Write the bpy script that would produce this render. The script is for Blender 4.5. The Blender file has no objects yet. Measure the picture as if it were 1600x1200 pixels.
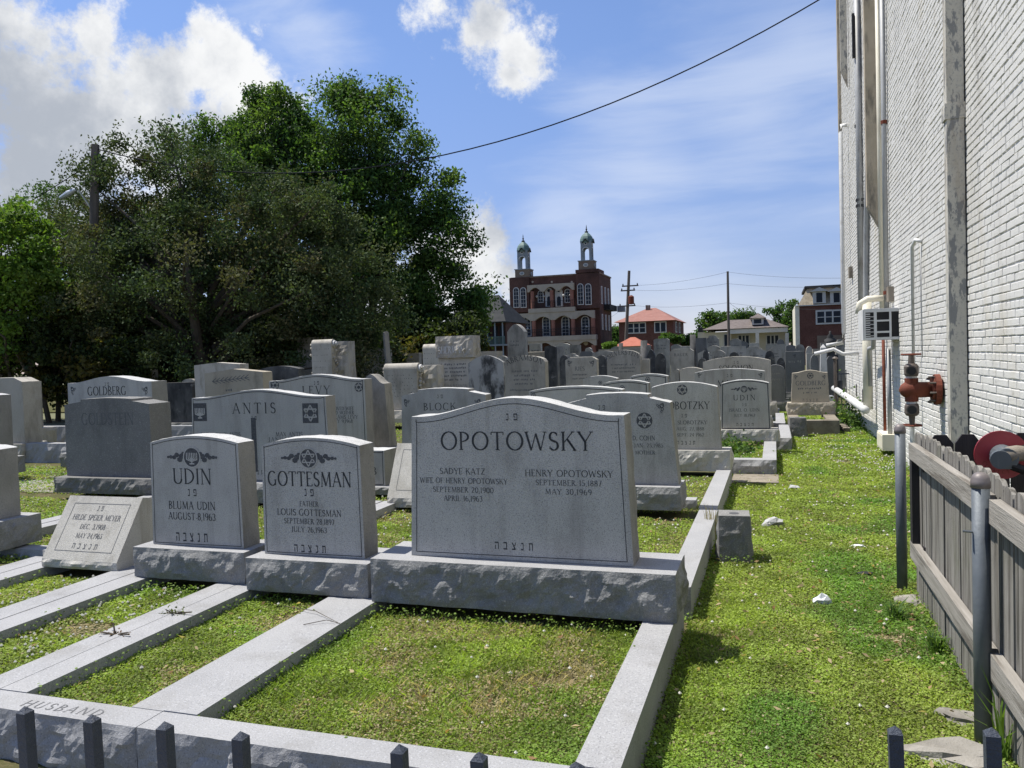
import bpy, math, random
import numpy as np
from mathutils import Vector, Matrix, noise

random.seed(11)
rng = np.random.default_rng(11)
S = bpy.context.scene
COL = S.collection

# ------------------------------------------------------------------ camera
F = 1250.0
YAW, PITCH, ROLL, H = math.radians(18.2), math.radians(-1.95), math.radians(1.8), 1.55
CAM = np.array([0.0, 0.0, H])
FW = np.array([-math.sin(YAW) * math.cos(PITCH), math.cos(YAW) * math.cos(PITCH), math.sin(PITCH)])
_r = np.array([math.cos(YAW), math.sin(YAW), 0.0])
_u = np.cross(_r, FW)
RT = math.cos(ROLL) * _r - math.sin(ROLL) * _u
UP = math.cos(ROLL) * _u + math.sin(ROLL) * _r
cd = bpy.data.cameras.new('camera')
cam = bpy.data.objects.new('camera', cd)
COL.objects.link(cam)
cd.sensor_width = 36.0
cd.lens = F / 1600 * 36.0
cd.clip_start = 0.05
cd.clip_end = 4000
m3 = Matrix((RT, UP, -FW)).transposed()
cam.matrix_world = Matrix.Translation(CAM) @ m3.to_4x4()
S.camera = cam


def ray(x, y):
    return FW + RT * (x - 800) / F - UP * (y - 600) / F


def at(x, y, Y):          # survey helper: where the sight line through a photo pixel meets the plane Y
    d = ray(x, y)
    return CAM + d * (Y / d[1])


def atX(x, y, X):
    d = ray(x, y)
    return CAM + d * (X / d[0])


def atZ(x, y, z):
    d = ray(x, y)
    return CAM + d * ((z - H) / d[2])


def proj(P):
    d = np.asarray(P, float) - CAM
    z = d @ FW
    return 800 + F * (d @ RT) / z, 600 - F * (d @ UP) / z, z


# ------------------------------------------------------------------ sun, sky, exposure
EL, AZ = math.radians(65.5), math.radians(5.0)
SUN = Vector((-math.cos(EL) * math.cos(AZ), math.cos(EL) * math.sin(AZ), math.sin(EL)))
sl = bpy.data.lights.new('sun', 'SUN')
sl.energy = 4.6
sl.angle = math.radians(0.53)
sl.color = (1.0, 0.955, 0.88)
so = bpy.data.objects.new('sun', sl)
COL.objects.link(so)
so.rotation_euler = (-SUN).to_track_quat('-Z', 'Y').to_euler()
so.location = (-20, 5, 40)

W = bpy.data.worlds.new('World')
S.world = W
W.use_nodes = True
nt = W.node_tree
nt.nodes.clear()


def N(tree, typ, **kw):
    n = tree.nodes.new(typ)
    for k, v in kw.items():
        if k == 'inp':
            for i, val in v.items():
                n.inputs[i].default_value = val
        else:
            setattr(n, k, v)
    return n


def L(tree, a, b):
    tree.links.new(a, b)


sky = N(nt, 'ShaderNodeTexSky')
sky.sky_type = 'NISHITA'
sky.sun_disc = False
sky.sun_elevation = EL
sky.sun_rotation = math.atan2(SUN.x, SUN.y)
sky.altitude = 0
sky.air_density = 1.0
sky.dust_density = 0.2
sky.ozone_density = 2.2
bg = N(nt, 'ShaderNodeBackground')
bg.inputs[1].default_value = 0.12
wo = N(nt, 'ShaderNodeOutputWorld')
L(nt, bg.outputs[0], wo.inputs[0])
tc = N(nt, 'ShaderNodeTexCoord')
DIR = tc.outputs['Generated']


def wmath(op, a, b=None, c=None):
    n = N(nt, 'ShaderNodeMath', operation=op)
    for i, v in enumerate((a, b, c)):
        if v is None:
            continue
        if isinstance(v, (int, float)):
            n.inputs[i].default_value = v
        else:
            L(nt, v, n.inputs[i])
    return n.outputs[0]


def wnoise(scale, detail=6, rough=.6, vec=None, dist=0.0):
    n = N(nt, 'ShaderNodeTexNoise')
    n.inputs['Scale'].default_value = scale
    n.inputs['Detail'].default_value = detail
    n.inputs['Roughness'].default_value = rough
    n.inputs['Distortion'].default_value = dist
    L(nt, vec if vec is not None else DIR, n.inputs['Vector'])
    return n.outputs['Fac']


def wsmooth(v, lo, hi):
    n = N(nt, 'ShaderNodeMapRange', interpolation_type='SMOOTHSTEP')
    L(nt, v, n.inputs[0])
    n.inputs[1].default_value = lo
    n.inputs[2].default_value = hi
    return n.outputs[0]


def cloud_field(blobs):
    cur = None
    for (px, py, r) in blobs:
        d = ray(px, py)
        d = d / np.linalg.norm(d)
        dn = N(nt, 'ShaderNodeVectorMath', operation='DISTANCE')
        L(nt, DIR, dn.inputs[0])
        dn.inputs[1].default_value = tuple(d)
        v = wmath('MULTIPLY_ADD', dn.outputs['Value'], -F / r, 1.0)
        cur = v if cur is None else wmath('SMOOTH_MAX', cur, v, 0.15)
    return cur


# the cumulus in view, each given by where it stands in the sky, and a loose scatter over the rest
cum = cloud_field([(150, 60, 60), (-40, 130, 170), (110, 190, 170), (235, 120, 95), (330, 105, 80), (410, 150, 70), (60, 310, 150),
                   (250, 230, 150), (360, 200, 110), (-150, 300, 220), (-330, 120, 260), (690, 10, 72), (755, 35, 74),
                   (808, 80, 52), (798, 118, 30), (755, 370, 70), (700, 430, 110), (790, 430, 60), (600, 480, 130)])
n1 = wnoise(8.0, 12, .68)
n2 = wnoise(6.0, 9, .62)
sep = N(nt, 'ShaderNodeSeparateXYZ')
L(nt, DIR, sep.inputs[0])
cumv = wmath('ADD', cum, wmath('MULTIPLY', wmath('SUBTRACT', n1, .53), 4.0))
a1 = wsmooth(cumv, .0, .6)
# thin streaks of high cloud
mp = N(nt, 'ShaderNodeMapping')
mp.inputs['Rotation'].default_value = (0, 0, math.radians(-62))
mp.inputs['Scale'].default_value = (1.2, 6.0, 9.0)
L(nt, DIR, mp.inputs[0])
n3 = wnoise(1.6, 7, .58, mp.outputs[0], .4)
cir = cloud_field([(1000, 250, 250), (1180, 170, 290), (900, 330, 160), (1400, 110, 380), (1050, 400, 220), (1250, 60, 220), (470, 35, 120), (1100, 500, 200), (900, 480, 160)])
cirv = wmath('ADD', wmath('MULTIPLY', cir, .75), wmath('MULTIPLY', wmath('SUBTRACT', n3, .5), 1.9))
a2 = wmath('MULTIPLY', wsmooth(cirv, .02, 1.0), .55)
# scattered cloud for the part of the sky the photograph does not show
n4 = wnoise(2.1, 8, .6, None, .3)
away = wsmooth(cloud_field([(800, 420, 1150)]), -.05, -.4)
a3 = wmath('MULTIPLY', wmath('MULTIPLY', wsmooth(n4, .55, .72), .8), away)
# shading inside the cumulus
big_ = cloud_field([(40, 270, 200), (-250, 290, 300), (290, 230, 110)])
shade = wsmooth(wmath('ADD', wmath('ADD', wmath('MULTIPLY', wmath('MAXIMUM', big_, .0), .8), wmath('MULTIPLY', cum, .25)), wmath('MULTIPLY', wmath('SUBTRACT', n2, .46), 2.8)), .0, .95)
cw = N(nt, 'ShaderNodeMix', data_type='RGBA')
L(nt, shade, cw.inputs['Factor'])
cw.inputs['A'].default_value = (5.2, 5.25, 5.3, 1)
cw.inputs['B'].default_value = (2.5, 2.72, 3.1, 1)
m1 = N(nt, 'ShaderNodeMix', data_type='RGBA')
L(nt, a2, m1.inputs['Factor'])
tint = N(nt, 'ShaderNodeMix', data_type='RGBA', blend_type='MULTIPLY')
tint.inputs['Factor'].default_value = 1
L(nt, sky.outputs[0], tint.inputs['A'])
tint.inputs['B'].default_value = (.74, .76, .89, 1)
low = N(nt, 'ShaderNodeMix', data_type='RGBA', blend_type='MULTIPLY')
low.inputs['Factor'].default_value = 1
L(nt, tint.outputs['Result'], low.inputs['A'])
gr_ = N(nt, 'ShaderNodeMix', data_type='RGBA')
L(nt, wsmooth(sep.outputs['Z'], -.02, .42), gr_.inputs['Factor'])
gr_.inputs['A'].default_value = (.70, .63, .70, 1)
gr_.inputs['B'].default_value = (1, 1, 1, 1)
L(nt, gr_.outputs['Result'], low.inputs['B'])
L(nt, low.outputs['Result'], m1.inputs['A'])
m1.inputs['B'].default_value = (4.1, 4.5, 5.3, 1)
mA = N(nt, 'ShaderNodeMix', data_type='RGBA')
L(nt, a3, mA.inputs['Factor'])
L(nt, m1.outputs['Result'], mA.inputs['A'])
mA.inputs['B'].default_value = (5.2, 5.4, 5.8, 1)
m2 = N(nt, 'ShaderNodeMix', data_type='RGBA')
L(nt, a1, m2.inputs['Factor'])
L(nt, mA.outputs['Result'], m2.inputs['A'])
L(nt, cw.outputs['Result'], m2.inputs['B'])
L(nt, m2.outputs['Result'], bg.inputs[0])

S.view_settings.view_transform = 'Standard'
S.view_settings.look = 'None'
S.view_settings.exposure = 0.62
S.view_settings.gamma = 1.0
S.view_settings.use_curve_mapping = False

# ------------------------------------------------------------------ materials
MATS = {}


def new_mat(name):
    m = bpy.data.materials.new(name)
    m.use_nodes = True
    t = m.node_tree
    b = t.nodes['Principled BSDF']
    MATS[name] = m
    return m, t, b


def mnoise(t, vec, scale, detail=4, rough=.55):
    n = N(t, 'ShaderNodeTexNoise')
    n.inputs['Scale'].default_value = scale
    n.inputs['Detail'].default_value = detail
    n.inputs['Roughness'].default_value = rough
    L(t, vec, n.inputs['Vector'])
    return n.outputs['Fac']


def mrange(t, v, lo, hi, a=0., b=1.):
    n = N(t, 'ShaderNodeMapRange')
    L(t, v, n.inputs[0])
    for i, q in enumerate((lo, hi, a, b)):
        n.inputs[i + 1].default_value = q
    return n.outputs[0]


def mmix(t, f, a, b, blend='MIX'):
    n = N(t, 'ShaderNodeMix', data_type='RGBA', blend_type=blend)
    for k, v in (('Factor', f), ('A', a), ('B', b)):
        if isinstance(v, (int, float)):
            n.inputs[k].default_value = v
        elif isinstance(v, tuple):
            n.inputs[k].default_value = v + (1,) if len(v) == 3 else v
        else:
            L(t, v, n.inputs[k])
    return n.outputs['Result']


def M(name, col, col2=None, scale=3., rough=.8, spec=.3, bump=0., bscale=60., speck=None, stains=(), metal=0., stretch=None, vary=0.):
    m, t, b = new_mat(name)
    g = N(t, 'ShaderNodeNewGeometry')
    pos = g.outputs['Position']
    if stretch:
        mp = N(t, 'ShaderNodeMapping')
        mp.inputs['Scale'].default_value = stretch
        L(t, pos, mp.inputs[0])
        pos = mp.outputs[0]
    c = mmix(t, mrange(t, mnoise(t, pos, scale), .3, .7), col, col2 or col)
    if speck:
        for (sc, lo, hi, amt, sc_col) in speck:
            f = mrange(t, mnoise(t, g.outputs['Position'], sc, 2, .5), lo, hi, 0, amt)
            c = mmix(t, f, c, sc_col)
    for (scol, ssc, lo, hi, amt, st) in stains:
        v = g.outputs['Position']
        if st:
            mp2 = N(t, 'ShaderNodeMapping')
            mp2.inputs['Scale'].default_value = st
            L(t, v, mp2.inputs[0])
            v = mp2.outputs[0]
        f = mrange(t, mnoise(t, v, ssc, 7, .65), lo, hi, 0, amt)
        c = mmix(t, f, c, scol)
    if vary:                            # each stone its own tone
        oi = N(t, 'ShaderNodeObjectInfo')
        rr = N(t, 'ShaderNodeHueSaturation')
        L(t, mrange(t, oi.outputs['Random'], 0, 1, 1 - vary, 1 + vary), rr.inputs['Value'])
        L(t, c, rr.inputs['Color'])
        c = rr.outputs[0]
    L(t, c, b.inputs['Base Color'])
    b.inputs['Roughness'].default_value = rough
    b.inputs['Specular IOR Level'].default_value = spec
    b.inputs['Metallic'].default_value = metal
    if bump:
        bn = N(t, 'ShaderNodeBump')
        bn.inputs['Strength'].default_value = bump
        bn.inputs['Distance'].default_value = .01
        L(t, mnoise(t, pos, bscale, 6, .65), bn.inputs['Height'])
        L(t, bn.outputs[0], b.inputs['Normal'])
    return m


def leafmat(name, trans=.35, rough=.5, spec=.4):
    m, t, b = new_mat(name)
    a = N(t, 'ShaderNodeAttribute', attribute_name='Col')
    L(t, a.outputs['Color'], b.inputs['Base Color'])
    b.inputs['Roughness'].default_value = rough
    b.inputs['Specular IOR Level'].default_value = spec
    tr = N(t, 'ShaderNodeBsdfTranslucent')
    L(t, mmix(t, 1., a.outputs['Color'], (1.5, 1.6, .7), 'MULTIPLY'), tr.inputs['Color'])
    mx = N(t, 'ShaderNodeMixShader')
    mx.inputs[0].default_value = trans
    out = t.nodes['Material Output']
    L(t, b.outputs[0], mx.inputs[1])
    L(t, tr.outputs[0], mx.inputs[2])
    L(t, mx.outputs[0], out.inputs[0])
    return m


SP = [(190., .54, .66, .5, (.10, .101, .104)), (150., .58, .68, .45, (.44, .44, .435)), (380., .56, .66, .5, (.10, .101, .104))]
GR = {}
GR['granite'] = M('granite_blue_grey', (.39, .382, .358), (.455, .445, .418), 2.2, .75, .3, .5, 170, SP,
                  [((.17, .165, .15), 3.2, .50, .75, .5, (1.6, 1.6, .7)), ((.19, .18, .155), 1.1, .52, .72, .45, (2.2, 2.2, .5)), ((.12, .12, .11), 26., .66, .72, .5, None), ((.21, .205, .19), 1., .54, .7, .45, (10, 10, .6))], vary=.09)
GR['granite2'] = M('granite_pale_grey', (.42, .405, .362), (.49, .472, .422), 2.0, .78, .25, .5, 170, SP,
                   [((.19, .18, .15), 3.0, .50, .75, .5, (1.6, 1.6, .6)), ((.24, .215, .165), 1.2, .52, .72, .5, (2.2, 2.2, .5)), ((.13, .13, .11), 26., .66, .72, .5, None), ((.22, .205, .17), 1., .54, .7, .5, (10, 10, .6))], vary=.09)
GR['warm'] = M('granite_warm_grey', (.41, .38, .32), (.50, .465, .40), 2.0, .85, .2, .4, 130, SP[:2],
               [((.15, .135, .105), 2.8, .48, .72, .65, (1.5, 1.5, .6))], vary=.16)
GR['tan'] = M('sandy_tan_stone', (.36, .315, .245), (.44, .395, .315), 1.5, .9, .12, .35, 110, SP[:1],
              [((.15, .13, .10), 3.0, .52, .75, .65, (1.4, 1.4, .6))], vary=.16)
GR['white'] = M('white_marble', (.50, .50, .485), (.58, .57, .55), 1.5, .75, .25, .2, 110, None,
                [((.20, .20, .19), 2.5, .52, .75, .65, (1.4, 1.4, .5))])
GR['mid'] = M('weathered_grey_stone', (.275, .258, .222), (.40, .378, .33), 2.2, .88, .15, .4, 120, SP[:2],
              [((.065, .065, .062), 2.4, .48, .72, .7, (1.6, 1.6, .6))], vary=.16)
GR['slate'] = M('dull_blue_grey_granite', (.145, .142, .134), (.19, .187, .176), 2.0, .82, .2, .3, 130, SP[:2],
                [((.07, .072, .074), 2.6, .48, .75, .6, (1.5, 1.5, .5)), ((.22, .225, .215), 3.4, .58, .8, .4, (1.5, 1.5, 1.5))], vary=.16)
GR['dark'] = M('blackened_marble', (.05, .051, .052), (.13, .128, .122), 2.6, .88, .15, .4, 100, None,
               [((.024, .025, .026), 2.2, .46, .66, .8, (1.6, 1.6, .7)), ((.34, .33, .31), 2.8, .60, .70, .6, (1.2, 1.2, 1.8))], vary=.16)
GR['streak'] = M('stained_white_marble', (.33, .325, .31), (.40, .395, .38), 2.0, .85, .2, .3, 110, None,
                 [((.035, .035, .036), 2.0, .44, .58, .93, (1.8, 1.8, .9))])
KERB = M('kerb_granite', (.275, .276, .278), (.325, .325, .325), 3., .75, .25, .4, 170,
         [(150., .55, .68, .5, (.12, .122, .13)), (110., .58, .68, .5, (.46, .465, .48))], [((.17, .162, .145), 3.5, .52, .78, .6, None)])
KERBB = M('brown_kerb_concrete', (.20, .175, .14), (.27, .24, .195), 3., .92, .1, .5, 120, None, [((.08, .065, .05), 4., .48, .7, .65, None)])
ROUGH_SUNLIT = M('sunlit_rough_granite', (.42, .42, .41), (.50, .50, .485), 6., .9, .15, .6, 90, SP[:1], [((.25, .24, .21), 5., .55, .75, .5, None)])  # rough pitched tops, made paler: sunlight on them put into the colour
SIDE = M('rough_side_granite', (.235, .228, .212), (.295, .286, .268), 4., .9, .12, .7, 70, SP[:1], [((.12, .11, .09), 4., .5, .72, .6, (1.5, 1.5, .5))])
GR['base'] = M('shaded_rock_base_granite', (.20, .20, .195), (.26, .26, .252), 4., .85, .2, .8, 60, SP[:2], [((.085, .085, .08), 5., .5, .72, .5, None)])  # rock-faced bases, darkened: shade on their fronts put into the colour
INK = M('incised_letter', (.035, .037, .04), (.055, .057, .06), 8., .9, .1)
INK2 = M('small_incised_letter', (.075, .077, .08), (.10, .102, .105), 8., .9, .1)
INKF = M('worn_letter', (.105, .107, .11), (.14, .142, .145), 8., .9, .1)
INKM = M('sunk_panel', (.055, .057, .062), (.11, .113, .118), 60., .9, .1, .3, 200)
CONC = M('concrete', (.24, .225, .195), (.32, .30, .265), 6., .95, .1, .6, 90, None, [((.10, .092, .075), 4., .46, .7, .7, None)])
PAINT = M('white_wall_paint', (.575, .562, .525), (.64, .628, .59), 1.3, .62, .3, .35, 70, None,
          [((.33, .31, .26), 1.6, .54, .76, .55, (1, 1.5, .30)), ((.22, .215, .20), 9., .60, .68, .6, None), ((.46, .39, .25), 1.1, .58, .78, .5, (1, 1, .5)), ((.28, .27, .25), 4., .58, .72, .45, (1, 2.5, .25))])
PEEL = M('peeling_paint', (.44, .42, .36), (.52, .49, .42), 3., .75, .25, .5, 40, None,
         [((.19, .195, .195), 13., .53, .57, .9, (1, 1, .35)), ((.29, .21, .13), 3., .50, .70, .7, (1, 1, .25)), ((.25, .25, .24), 40., .55, .62, .6, None)])
TANP = M('tan_board', (.36, .31, .23), (.44, .38, .29), 4., .85, .2, .3, 60, None, [((.13, .12, .10), 5., .5, .65, .8, (1, 1, .3))])
CREAM = M('cream_paint', (.62, .58, .46), (.68, .65, .54), 3., .6, .3, .2, 50, None, [((.34, .29, .19), 4., .55, .75, .6, (1, 1, .3))])
WHITEP = M('white_paint', (.55, .55, .535), (.62, .62, .605), 3., .6, .3, .2, 40, None, [((.30, .28, .24), 5., .52, .75, .6, None)])
GREYP = M('grey_conduit', (.30, .305, .305), (.37, .375, .375), 5., .5, .4, .1, 50, None, [((.18, .16, .14), 6., .55, .7, .6, (1, 1, .3))])
GALV = M('galvanised_steel', (.085, .10, .112), (.125, .14, .153), 7., .55, .4, .15, 60, None, [((.24, .25, .26), 9., .55, .75, .5, (1, 1, .25)), ((.09, .075, .06), 6., .6, .8, .5, None)], .25)
CAPM = M('post_cap_metal', (.15, .13, .125), (.19, .168, .16), 8., .5, .4, .1, 40, metal=.2)
WOOD = M('weathered_wood', (.155, .146, .128), (.285, .272, .245), 26., .92, .1, .5, 120, None,
         [((.055, .05, .042), 30., .5, .62, .75, (1, 1, .04)), ((.11, .12, .065), 3., .55, .75, .5, None), ((.07, .062, .052), 5., .52, .7, .6, (1, 1.6, .3))], stretch=(1.5, 1.5, .05))
RAILW = M('weathered_rail', (.225, .208, .18), (.325, .306, .275), 26., .92, .1, .5, 120, None,
          [((.085, .072, .058), 30., .5, .64, .7, (1, .05, 1))], stretch=(1.5, .08, 1.5))
BLKW = M('black_stained_wood', (.018, .016, .017), (.040, .036, .037), 12., .75, .3, .5, 80, stretch=(1.5, 1.5, .15))
IRON = M('painted_iron', (.030, .038, .055), (.042, .052, .072), 20., .5, .5, .6, 180)
RUST = M('rusty_red_iron', (.115, .026, .014), (.18, .05, .026), 9., .75, .3, .35, 70, None, [((.05, .02, .014), 8., .48, .7, .7, None)])
BRONZE = M('dark_bronze_valve', (.075, .06, .05), (.12, .10, .085), 9., .6, .4, .3, 60)
REDP = M('red_enamel', (.26, .018, .028), (.31, .028, .038), 5., .4, .5, .08, 40, None, [((.35, .12, .12), 6., .62, .8, .4, None)])
BLACK = M('black_plastic', (.012, .012, .013), (.02, .02, .021), 6., .6, .3)
GLASS = M('dark_glass', (.012, .016, .024), (.03, .04, .055), .35, .35, .12)
BRICK = M('old_red_brick', (.078, .042, .034), (.112, .062, .05), 1.3, .9, .15, .3, 20,
          [(9., .5, .62, .45, (.045, .025, .022))], [((.035, .024, .021), .55, .48, .7, .7, None)])
BRICKM = M('house_red_brick', (.10, .046, .037), (.14, .068, .054), 1.5, .9, .15, .3, 20, [(9., .5, .6, .4, (.06, .028, .022))])
BUFF = M('buff_stone_band', (.30, .265, .215), (.37, .33, .27), 1.0, .85, .2, .2, 10, None, [((.20, .17, .13), 1., .5, .75, .5, (1, 1, .4))])
COLM = M('brick_column', (.21, .10, .075), (.26, .13, .10), 2.0, .9, .1)
COPPER = M('verdigris_copper', (.085, .145, .132), (.135, .205, .185), 1.2, .6, .35, .2, 8, None, [((.05, .085, .08), 1.5, .5, .7, .7, (1, 1, .4))])
TOWER = M('weathered_grey_wood', (.17, .20, .22), (.25, .28, .30), 1.5, .8, .2)
BSTONE = M('brown_stone', (.15, .115, .09), (.20, .16, .125), 1.5, .9, .1)
TRIM = M('white_trim', (.42, .42, .41), (.49, .49, .475), 1., .6, .3)
RTILE = M('red_roof_tile', (.235, .115, .09), (.30, .155, .125), 1.4, .8, .2, .4, 12, [(5., .5, .62, .4, (.26, .10, .07))])
OTILE = M('orange_roof_tile', (.33, .105, .065), (.40, .14, .09), 3., .75, .2, .4, 12)
SHING = M('brown_shingle', (.125, .105, .095), (.18, .155, .14), 2.2, .92, .1, .4, 10, [(6., .48, .62, .5, (.09, .075, .07))])
SLATE = M('dark_slate_roof', (.018, .02, .021), (.032, .034, .034), 2., .8, .2)
MANS = M('mansard_tile', (.27, .23, .17), (.36, .31, .23), 2., .85, .1, .3, 10, [(6., .5, .6, .5, (.18, .15, .11))])
YELL = M('cream_yellow_wall', (.43, .40, .31), (.49, .46, .365), .6, .8, .2)
POLE = M('utility_pole_wood', (.10, .085, .072), (.16, .14, .122), 6., .9, .1, .4, 30, stretch=(1, 1, .1))
BARK = M('tree_bark', (.06, .05, .04), (.105, .09, .07), 5., .95, .1, .8, 18, stretch=(1, 1, .3))
ROCKM = M('pale_rock', (.34, .34, .34), (.44, .44, .43), 9., .9, .2, .4, 60)
LAMPM = M('lamp_housing', (.48, .51, .54), (.54, .57, .60), 3., .4, .5, metal=.5)
SOIL = None
LEAF = leafmat('leaf', .38, .6, .15)
LEAFD = leafmat('waxy_leaf', .2, .65, .06)
GRASSL = leafmat('ground_leaf', .40, .6, .25)
FLOWER = M('clover_flower', (.46, .45, .38), (.56, .55, .48), 30., .8, .2)
PAPER = M('scrap_paper', (.62, .64, .66), (.72, .73, .74), 20., .6, .3)


# ------------------------------------------------------------------ mesh helpers
class MB:
    def __init__(s):
        s.v, s.f = [], []

    def add(s, vs, fs):
        o = len(s.v)
        s.v += [tuple(map(float, p)) for p in vs]
        s.f += [tuple(i + o for i in q) for q in fs]
        return s

    def box(s, x0, x1, y0, y1, z0, z1, bottom=True):
        fs = [(4, 5, 6, 7), (0, 1, 5, 4), (1, 2, 6, 5), (2, 3, 7, 6), (3, 0, 4, 7)]
        if bottom:
            fs.append((3, 2, 1, 0))
        return s.add([(x0, y0, z0), (x1, y0, z0), (x1, y1, z0), (x0, y1, z0), (x0, y0, z1), (x1, y0, z1), (x1, y1, z1), (x0, y1, z1)], fs)

    def prism(s, out, y0, y1):            # outline of (x,z), extruded along y
        n = len(out)
        vs = [(x, y0, z) for x, z in out] + [(x, y1, z) for x, z in out]
        fs = [tuple(range(n)), tuple(range(2 * n - 1, n - 1, -1))]
        fs += [((i + 1) % n, i, i + n, (i + 1) % n + n) for i in range(n)]
        return s.add(vs, fs)

    def prismx(s, out, x0, x1):           # outline of (y,z), extruded along x
        n = len(out)
        vs = [(x0, y, z) for y, z in out] + [(x1, y, z) for y, z in out]
        fs = [tuple(range(n - 1, -1, -1)), tuple(range(n, 2 * n))]
        fs += [(i, (i + 1) % n, (i + 1) % n + n, i + n) for i in range(n)]
        return s.add(vs, fs)

    def lathe(s, prof, cx, cy, seg=14, rot=0.):
        vs, fs = [], []
        for r, z in prof:
            for k in range(seg):
                a = 2 * math.pi * k / seg + rot
                vs.append((cx + r * math.cos(a), cy + r * math.sin(a), z))
        for i in range(len(prof) - 1):
            for k in range(seg):
                k2 = (k + 1) % seg
                fs.append((i * seg + k, i * seg + k2, (i + 1) * seg + k2, (i + 1) * seg + k))
        fs.append(tuple(range(seg - 1, -1, -1)))
        fs.append(tuple((len(prof) - 1) * seg + k for k in range(seg)))
        return s.add(vs, fs)

    def tube(s, pts, r, seg=8):
        pts = [Vector(p) for p in pts]
        rs = r if isinstance(r, (list, tuple)) else [r] * len(pts)
        vs, fs = [], []
        up = Vector((0.0123, .0071, 1.))
        for i, p in enumerate(pts):
            d = (pts[min(i + 1, len(pts) - 1)] - pts[max(i - 1, 0)])
            d = d.normalized() if d.length > 1e-9 else Vector((0, 0, 1))
            a = d.cross(up)
            if a.length < .05:
                a = d.cross(Vector((1, 0, 0)))
            a.normalize()
            b = d.cross(a)
            for k in range(seg):
                t = 2 * math.pi * k / seg
                vs.append(p + (a * math.cos(t) + b * math.sin(t)) * rs[i])
        for i in range(len(pts) - 1):
            for k in range(seg):
                k2 = (k + 1) % seg
                fs.append((i * seg + k, i * seg + k2, (i + 1) * seg + k2, (i + 1) * seg + k))
        fs.append(tuple(range(seg - 1, -1, -1)))
        fs.append(tuple((len(pts) - 1) * seg + k for k in range(seg)))
        return s.add(vs, fs)

    def build(s, name, mat, parent=None, smooth=False, extra=None):
        me = bpy.data.meshes.new(name)
        me.from_pydata(s.v, [], s.f)
        me.materials.append(mat)
        if extra:                      # sunlight painted in: upward faces get a paler granite than the sides
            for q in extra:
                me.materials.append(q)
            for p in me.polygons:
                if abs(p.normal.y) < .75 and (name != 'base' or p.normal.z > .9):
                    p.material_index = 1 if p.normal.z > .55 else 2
        if smooth:
            me.polygons.foreach_set('use_smooth', [True] * len(me.polygons))
        me.validate()
        o = bpy.data.objects.new(name, me)
        COL.objects.link(o)
        if parent is not None:
            o.parent = parent
        return o


def tag(o, label, cat=None, group=None, kind=None):
    if label:
        o['label'] = label
    if cat:
        o['category'] = cat
    if group:
        o['group'] = group
    if kind:
        o['kind'] = kind
    return o


def thing(name, label, cat, loc, rz=0., group=None, rx=0., ry=0.):
    o = bpy.data.objects.new(name, None)
    o.empty_display_size = .1
    COL.objects.link(o)
    o.location = tuple(float(c) for c in loc)
    o.rotation_euler = (rx, ry, rz)
    return tag(o, label, cat, group, 'thing')


def fbm(p, a=6., b=17., c=41.):
    p = Vector(p)
    return noise.noise(p * a) * .6 + noise.noise(p * b) * .3 + noise.noise(p * c) * .15


def rock_block(x0, x1, y0, y1, z0, z1, amp=.02, res=.03, rough='fblr', seed=(0, 0, 0), taper=0., cap=True):
    """A block with a level steeled top and rock-pitched sides."""
    mb = MB()
    P, Nn = [], []

    def seg(a, b, n, side):
        L_ = math.hypot(b[0] - a[0], b[1] - a[1])
        k = max(2, int(L_ / res))
        for i in range(k):
            t = i / k
            P.append((a[0] + (b[0] - a[0]) * t, a[1] + (b[1] - a[1]) * t))
            Nn.append((n[0], n[1], side in rough, min(t, 1 - t) * L_))
    seg((x0, y0), (x1, y0), (0, -1), 'f')
    seg((x1, y0), (x1, y1), (1, 0), 'r')
    seg((x1, y1), (x0, y1), (0, 1), 'b')
    seg((x0, y1), (x0, y0), (-1, 0), 'l')
    lv = max(3, int((z1 - z0) / res))
    n = len(P)
    sx = Vector(seed)
    for j in range(lv + 1):
        t = j / lv
        for (px, py), (nx, ny, rg, e) in zip(P, Nn):
            d = 0.
            zz = z0 + (z1 - z0) * t
            if rg:
                q = Vector((px, py, zz)) + sx
                edge = min(1., (1 - t) * 4.) * min(1., .35 + t * 3.)
                rd = 1 - abs(noise.noise(q * 9.)) * 2.2
                d = amp * (.2 + 1.9 * fbm(q, 5., 15., 38.) + .55 * rd) * edge * min(1., .25 + e / .05)
                if j == lv:
                    d = amp * .28 * fbm(q, 14., 33., 60.)
            k = taper * (1 - t)
            mb.v.append((px + nx * (d + k), py + ny * (d + k), zz))
    for j in range(lv):
        for i in range(n):
            i2 = (i + 1) % n
            mb.f.append((j * n + i, j * n + i2, (j + 1) * n + i2, (j + 1) * n + i))
    if cap:
        mb.f.append(tuple(lv * n + i for i in range(n)))
    return mb


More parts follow.
